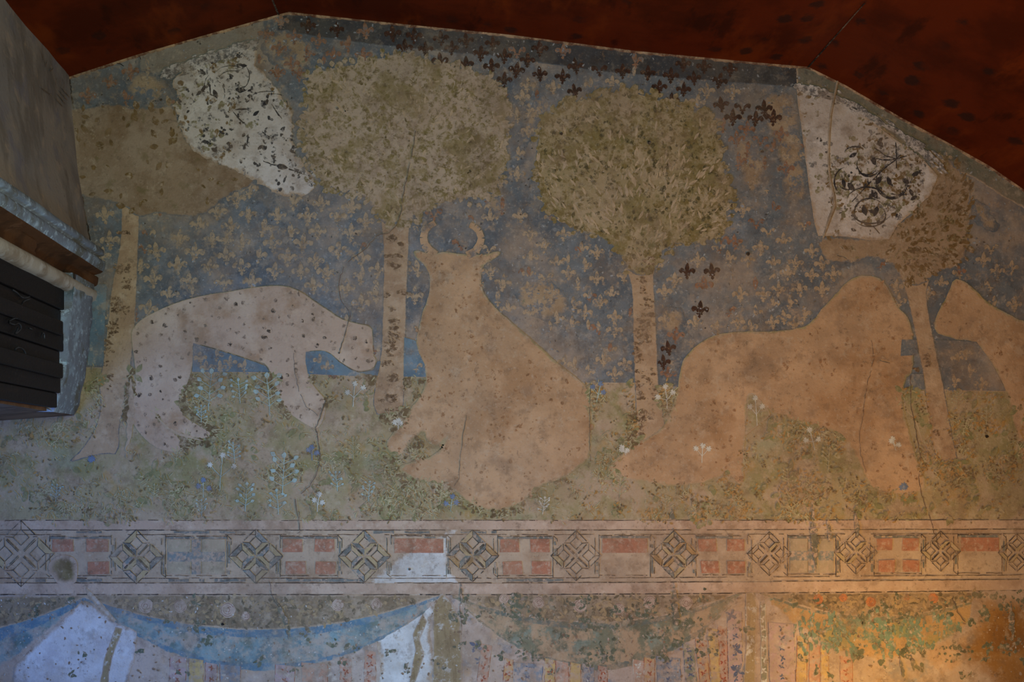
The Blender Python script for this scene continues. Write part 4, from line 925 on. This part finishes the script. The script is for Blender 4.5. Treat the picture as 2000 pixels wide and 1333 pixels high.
for k, (xa, ya, xb, yb, s1, s2) in enumerate(SW):
    tp = swag_curve(xa, ya, xb, yb, s1); bt = swag_curve(xa+(14 if k else 0), ya+(16 if k else 40), xb-14, yb+(20 if k else 10), s2)
    fb = sdf([(xa, ya-4)]+tp+[(xb, yb-4)], 0); fb = np.minimum(fb, f_under)
    o = field('rose_frieze', fb, MT['rose_band'], 4*L, cur, rag=.6)
    o['label'] = 'brown rose frieze above '+names[k]
    fs = np.minimum(sdf(tp+bt[::-1], 0), f_under)
    mt = MT[('swag_a', 'swag_a', 'swag_b', 'swag_c', 'swag_c')[k]]
    sg = field('swag', fs, mt, 4.4*L, cur, rag=3, seed=2); sg['label'] = names[k]
    hw = (30, 17, 14, 8, 8)[k]
    hm = [(x, y+hw*(.35+.65*math.sin(math.pi*max(.02, min(.98, i/14))))) for i, (x, y) in enumerate(tp)]
    field('upper_hem', np.minimum(sdf(tp+hm[::-1], 0), f_under), MT['hem'] if k < 2 else MT['hemg'], 5*L, sg, rag=1.5, seed=1)
    if 0 < k < 3:
        hb = [(x, y-13*math.sin(math.pi*max(.02, min(.98, i/14)))) for i, (x, y) in enumerate(bt)]
        field('lower_hem', sdf(hb+bt[::-1], 0), MT['hem'] if k == 1 else MT['hemg'], 5*L, sg, rag=4, seed=3)
    # foliage of the frieze
    lf = Flat(5.4*L); ls = Flat(5.2*L); stm = Flat(5.3*L)
    for x, y in scatter(fb, int((xb-xa)*.55), 4):
        (lf if random.random() < .45 else ls).leaf(x, y, random.uniform(7, 15), random.uniform(4, 8), random.uniform(0, 6.3))
    x = xa+60
    while x < xb-90:
        cy = ya+22; 
        if at(fb, x, cy) > 6: stm.line(arc(x, cy+8, 20, 160, 330, 10), 2.6, 5, .4, .05, taper=True)
        x += random.uniform(44, 70)
    if lf.v: lf.build('painted_leaves', MT['stem'], o, 'stuff')
    if ls.v: ls.build('painted_leaves', MT['leaf_brown'], o, 'stuff')  # darker grey-brown leaves of the frieze
    if stm.v: stm.build('vine_stem', MT['stem'], o, 'stuff')
for (x, y, r, mt) in ((285,1184,14,'rose_pale'),(352,1184,13,'rose_pale'),(445,1192,15,'rose_pale'),(480,1204,9,'rose_pale'),(660,1182,12,'rose_pale'),(735,1180,11,'rose_pale'),(985,1170,10,'rose_pale'),(1052,1177,12,'rose_pale'),
                      (1133,1184,13,'rose_pale'),(1208,1190,12,'rose_pale'),(1269,1176,13,'rose_pale'),(1340,1178,13,'rose_pale'),(1597,1171,10,'rose_orange'),(1646,1168,8,'rose_orange'),(1700,1176,10,'rose_orange'),
                      (1822,1169,10,'rose_orange'),(1770,1168,6,'rose_orange')):
    f = Flat(5.8*L); f.dab(x, y, r, 1, 0, 14, .08); o = f.build('rose', MT[mt], cur, None, 'pale painted rose' if mt == 'rose_pale' else 'orange painted rose')
    g = Flat(6.1*L)
    for q in (.85, .55, .28): 
        a0 = random.uniform(0, 360); g.line(arc(x, y, r*q, a0, a0+280, 10), 1.1, 4, .3, .06)
    g.build('petal_line', MT['rose_line'], o)
MT['stain_brown'] = paint('brown_wall_stain', [(140,104,58), ((118,82,40), 4, .45, .62, .8, 3), ((156,124,84), 7, .52, .68, .7, 4), ((96,66,32), 14, .6, .72, .5, 5)], CLOTH, edge=40, amp=9)
o = field('brown_stain', np.minimum(f_under, sdf([(1890,1100),(1900,1190),(1888,1230),(1850,1256),(1870,1300),(1930,1340),(1940,1446),(2275,1446),(2275,1100)], 1)), MT['stain_brown'], 5.15*L, cur, rag=4, seed=2); o['label'] = 'dark ochre damp stain in the lower right corner'
# light tent of cloth and brown fold at the peaks
MT['tent'] = paint('pale_cloth', [(196,194,194), ((180,176,178), 4, .45, .62, .8, 3), ((206,208,210), 8, .54, .68, .7, 4), ((150,140,136), 16, .6, .7, .7, 5, 7, .7)], CLOTH, edge=8, amp=6)
o = field('pale_fold', sdf([(160,1172),(190,1188),(226,1216),(268,1234),(262,1290),(240,1360),(20,1360),(30,1300),(70,1262),(120,1215)], 0), MT['tent'], 5.6*L, cur, rag=3, seed=3); o['label'] = 'pale tent-shaped fold near the left edge'
MT['fold'] = paint('brown_fold', [(150,132,98), ((128,108,76), 10, .5, .64, .8, 3, 6, .6, (3,1,.4)), ((196,192,182), 14, .54, .62, .85, 4, 7, .7), ((104,80,58), 30, .6, .7, .5, 5)], CLOTH, edge=3, amp=2)
for pts, lb in (([(864,1158),(846,1182),(845,1360),(902,1360),(900,1215),(882,1178)], 'brown pointed fold at the middle peak'), ([(226,1225),(240,1228),(218,1290),(208,1360),(192,1360),(204,1290)], 'narrow brown fold beside the pale tent'),
                ([(826,1200),(834,1215),(820,1250),(828,1280),(812,1330),(798,1345),(806,1300),(812,1270),(806,1240)], 'broken brown strip left of the middle fold'),
                ([(1456,1158),(1470,1158),(1478,1180),(1474,1360),(1450,1360),(1458,1240)], 'pale fold at the right peak')):
    o = field('fold', sdf(pts, 0), MT['fold'], 5.9*L, cur, rag=1.5, seed=2); o['label'] = lb
o = field('fold', sdf([(168,1148),(180,1158),(200,1180),(228,1212),(224,1216),(196,1192),(172,1164)], 0), MT['limewash'], 7.5*L, cur, rag=1, seed=2); o['label'] = 'pale chipped ridge crossing down from the border'
# vertical stripes of the lower cloth
solid('str_pink', (178,140,118), .12, under=CLOTH, wear=(.42, .58, .05)); solid('str_orange', (182,146,102), .12, under=CLOTH, wear=(.42, .58, .1)); solid('str_yellow', (186,160,108), .12, under=CLOTH, wear=(.38, .54, .15)); solid('str_blue', (128,136,144), .12, under=CLOTH, wear=(.42, .58, .1))
solid('str_lilac', (172,148,146), .1, under=CLOTH, wear=(.42, .58, .1)); solid('str_red', (150,84,62), .12, under=CLOTH, wear=(.4, .52, .0)); solid('str_mark_blue', (84,96,120), .15, under=CLOTH, wear=(.4, .52, .0)); solid('str_green', (126,128,108), .12, under=CLOTH, wear=(.42, .58, .1))
STR = [(333,365,1285,-10,'str_lilac','r'), (370,398,1290,-2,'str_yellow',None), (402,425,1298,-4,'str_lilac','r'), (430,470,1302,0,'str_blue',None), (538,576,1302,-4,'str_lilac','r'), (590,640,1298,0,'str_pink',None), (664,687,1288,-3,'str_pink','r'), (712,734,1274,0,'str_pink','r'),
       (940,960,1262,-22,'str_pink','r'), (985,1002,1290,-8,'str_orange','r'), (1004,1060,1298,-6,'str_blue','b'), (1064,1084,1290,0,'str_yellow','r'), (1086,1110,1295,0,'str_pink',None), (1113,1134,1298,0,'str_yellow',None), (1138,1160,1300,2,'str_blue','b'), (1168,1186,1304,0,'str_pink','k'),
       (1236,1257,1292,4,'str_pink','w'), (1258,1278,1288,0,'str_orange','r'), (1282,1328,1286,6,'str_blue','b'), (1333,1354,1262,18,'str_green','b'), (1358,1378,1252,20,'str_orange','r'), (1382,1402,1230,14,'str_yellow',None), (1402,1418,1226,8,'str_pink','r'), (1420,1448,1196,4,'str_lilac','b'),
       (1456,1466,1176,6,'str_green','w'), (1484,1494,1180,6,'str_green','w'), (1500,1550,1220,6,'str_lilac','b'), (1556,1576,1246,-4,'str_yellow',None), (1580,1600,1262,0,'str_pink',None), (1603,1618,1264,0,'str_yellow',None), (1640,1665,1285,0,'str_pink','r')]
for (xa, xb, yt, sl_, mt, mk) in STR:
    f = Flat(4.2*L); yb = 1446; n = 18; Lf = []; Rt = []
    for i in range(n+1):
        t = i/n; y = yt+(yb-yt)*t; Lf.append((xa+sl_*t+random.uniform(-.8, .8), y+(-4 if i == 0 else 0))); Rt.append((xb+sl_*t+random.uniform(-.8, .8), y))
    for i in range(n): f.poly([Lf[i], Rt[i], Rt[i+1], Lf[i+1]])
    for v in f.v: v.y = -5.3*L-random.uniform(0, 1e-5)
    o = f.build('cloth_stripe', MT[mt], cur)
    g = Flat(5.6*L); g.line(Lf, 1.1, 6, .3, .2); g.line(Rt, 1.1, 6, .3, .2)
    if mk:
        y = yt+8
        while y < yb-8:
            t = (y-yt)/(yb-yt); x = (xa+xb)/2+sl_*t
            for q in range(4): g.leaf(x+random.gauss(0, 1), y+random.gauss(0, 1), 7, 3.4, q*math.pi/2+.6+random.gauss(0, .3))
            y += random.uniform(15, 22)
    g.build('stripe_motif', MT['str_red' if mk in (None, 'r', 'k') else 'str_mark_blue' if mk == 'b' else 'plant_white'], o)
for (x, y, s) in ((1427,1202,13), (1440,1310,16), (1438,1270,14), (930,1262,15), (935,1290,9), (1400,1238,8)):
    f = Flat(6.6*L)
    for q in range(4): f.leaf(x, y, s, s*.5, q*math.pi/2+.5)
    f.build('cloth_blossom', MT['str_mark_blue'], cur)
# worn marks over the whole hanging
fl = Flat(6.8*L); fk = Flat(6.9*L); fg = Flat(6.7*L); fw = Flat(7*L)
for x, y in scatter(f_under, 700, 3): fl.dab(x, y, random.uniform(.8, 2.6), random.uniform(.8, 1.8), random.uniform(0, 3), 6)
for x, y in scatter(f_under, 260, 3, dens=lambda x, y: 1 if (900 < x < 1400 or x > 1550) and y < 1290 else .1):
    for _ in range(5): fg.dab(x+random.gauss(0, 7), y+random.gauss(0, 5), random.uniform(1.5, 4.5), random.uniform(.8, 1.8), random.uniform(0, 3), 7, .5)
for x, y in scatter(f_under, 520, 3, dens=lambda x, y: 1 if x < 900 else .15): fw.dab(x, y, random.uniform(.6, 1.4), random.uniform(1, 2.4), random.uniform(0, 3), 6)
for x, y in scatter(np.minimum(f_under, np.where((GX > 1540), 60, -9)), 60, 3, dens=lambda x, y: 1 if 1205 < y < 1275 and x < 1880 else 0): 
    for _ in range(5): fk.dab(x+random.gauss(0, 5), y+random.gauss(0, 8), random.uniform(1.5, 4), 1.8, random.uniform(1.2, 1.9), 7, .5)
solid('mark_brown', (132,108,88), .2, under=CLOTH, wear=(.36, .5, .1), wscale=40); solid('mark_green', (94,100,82), .2, under=CLOTH, wear=(.36, .5, .1), wscale=40); solid('mark_teal', (110,134,118), .2, under=CLOTH, wear=(.36, .5, .1), wscale=40); solid('mark_white', (194,192,186), .08, under=CLOTH, wear=(.36, .5, .1), wscale=40)
fl.build('worn_mark', MT['mark_brown'], cur, 'stuff'); fg.build('worn_mark', MT['mark_green'], cur, 'stuff'); fk.build('worn_mark', MT['mark_teal'], cur, 'stuff'); fw.build('worn_mark', MT['mark_white'], cur, 'stuff')

MT['drip'] = paint('grey_drip', [(112,108,92), ((94,96,86), 12, .45, .6, .8, 3)], BANDP, wear=(.40, .54, .0), wscale=30)
dr = Flat(15*L)
for pts, w_ in ((((1584,985),(1586,1020),(1590,1060),(1592,1110)), 15), (((1614,1012),(1618,1040),(1620,1066)), 7), (((1668,1000),(1674,1050)), 9), (((1312,995),(1314,1036)), 9), (((1316,1136),(1318,1180),(1322,1240)), 11), (((1633,1004),(1633,1024)), 4),
                (((1870,1240),(1868,1290)), 0.1), (((1755,1278),(1762,1310),(1765,1333)), 7), (((1778,1280),(1784,1312)), 8), (((1972,1180),(1974,1230),(1976,1250)), 12), (((540,1170),(560,1215),(566,1250)), 9), (((900,1140),(902,1180)), 6)):
    dr.line(pts, w_, 4, 1.6, .1, taper=True)
dr.build('drip_stain', MT['drip'], wall, 'stuff', 'grey green drip stains running down over the border')
# ------------------------------------------------------------ cracks and old nail holes in the wall
ck = Flat(16*L)
for pts, w_ in ((((812,258),(806,300),(798,330),(792,360),(787,390),(784,415),(775,440),(762,455)), 2.0), (((762,455),(735,462),(712,490),(690,505),(672,522),(664,545),(662,565),(668,590),(684,612),(683,625),(672,660),(664,690)), 1.8),
                (((637,782),(628,812),(618,835),(622,860),(626,895),(620,925),(605,950),(588,966),(578,975),(580,998),(586,1020),(586,1036)), 2.4), (((575,690),(577,730),(585,765),(600,795),(622,812)), 1.0),
                (((912,812),(906,840),(902,870),(898,910),(896,935),(888,950)), 1.3), (((1700,666),(1705,700),(1690,760),(1684,810),(1676,850),(1680,890),(1690,925)), 1.0), (((1776,735),(1778,800),(1785,835),(1795,890),(1792,940),(1800,975),(1812,1005),(1822,1040),(1832,1070)), 1.8),
                (((528,1136),(530,1155),(538,1175),(548,1190)), 1.6), (((1858,1168),(1868,1195),(1882,1215)), 2.2), (((900,1138),(898,1180),(902,1240)), 1.2), (((1152,760),(1151,820),(1152,900)), .9),
                (((1632,500),(1670,512)), 1.4), (((1715,705),(1735,710),(1745,708)), 1.6), (((585,1000),(586,1035)), 1.4), (((540,1170),(552,1188)), 1.6), (((545,1075),(570,1050),(590,1036)), .8)):
    ck.line(pts, w_*.72, 6, 1.1, .05)
ck.build('crack', MT['crack_grey'], wall, 'stuff', 'thin cracks running over the paintings')
hl = Flat(16.4*L)
for (x, y, r) in ((660,214,2.6),(1096,263,3),(1267,280,3.6),(1486,297,3.4),(1459,497,3.6),(316,197,2.6),(436,1219,2.8),(663,690,1.8),(800,1112,2.4),(1925,853,3),(675,219,1.4),(203,205,1.4),(201,187,1.4)): hl.dab(x, y, r, 1.1, 0, 9, .2)
hl.build('nail_hole', MT['crack_black'], wall, 'stuff')
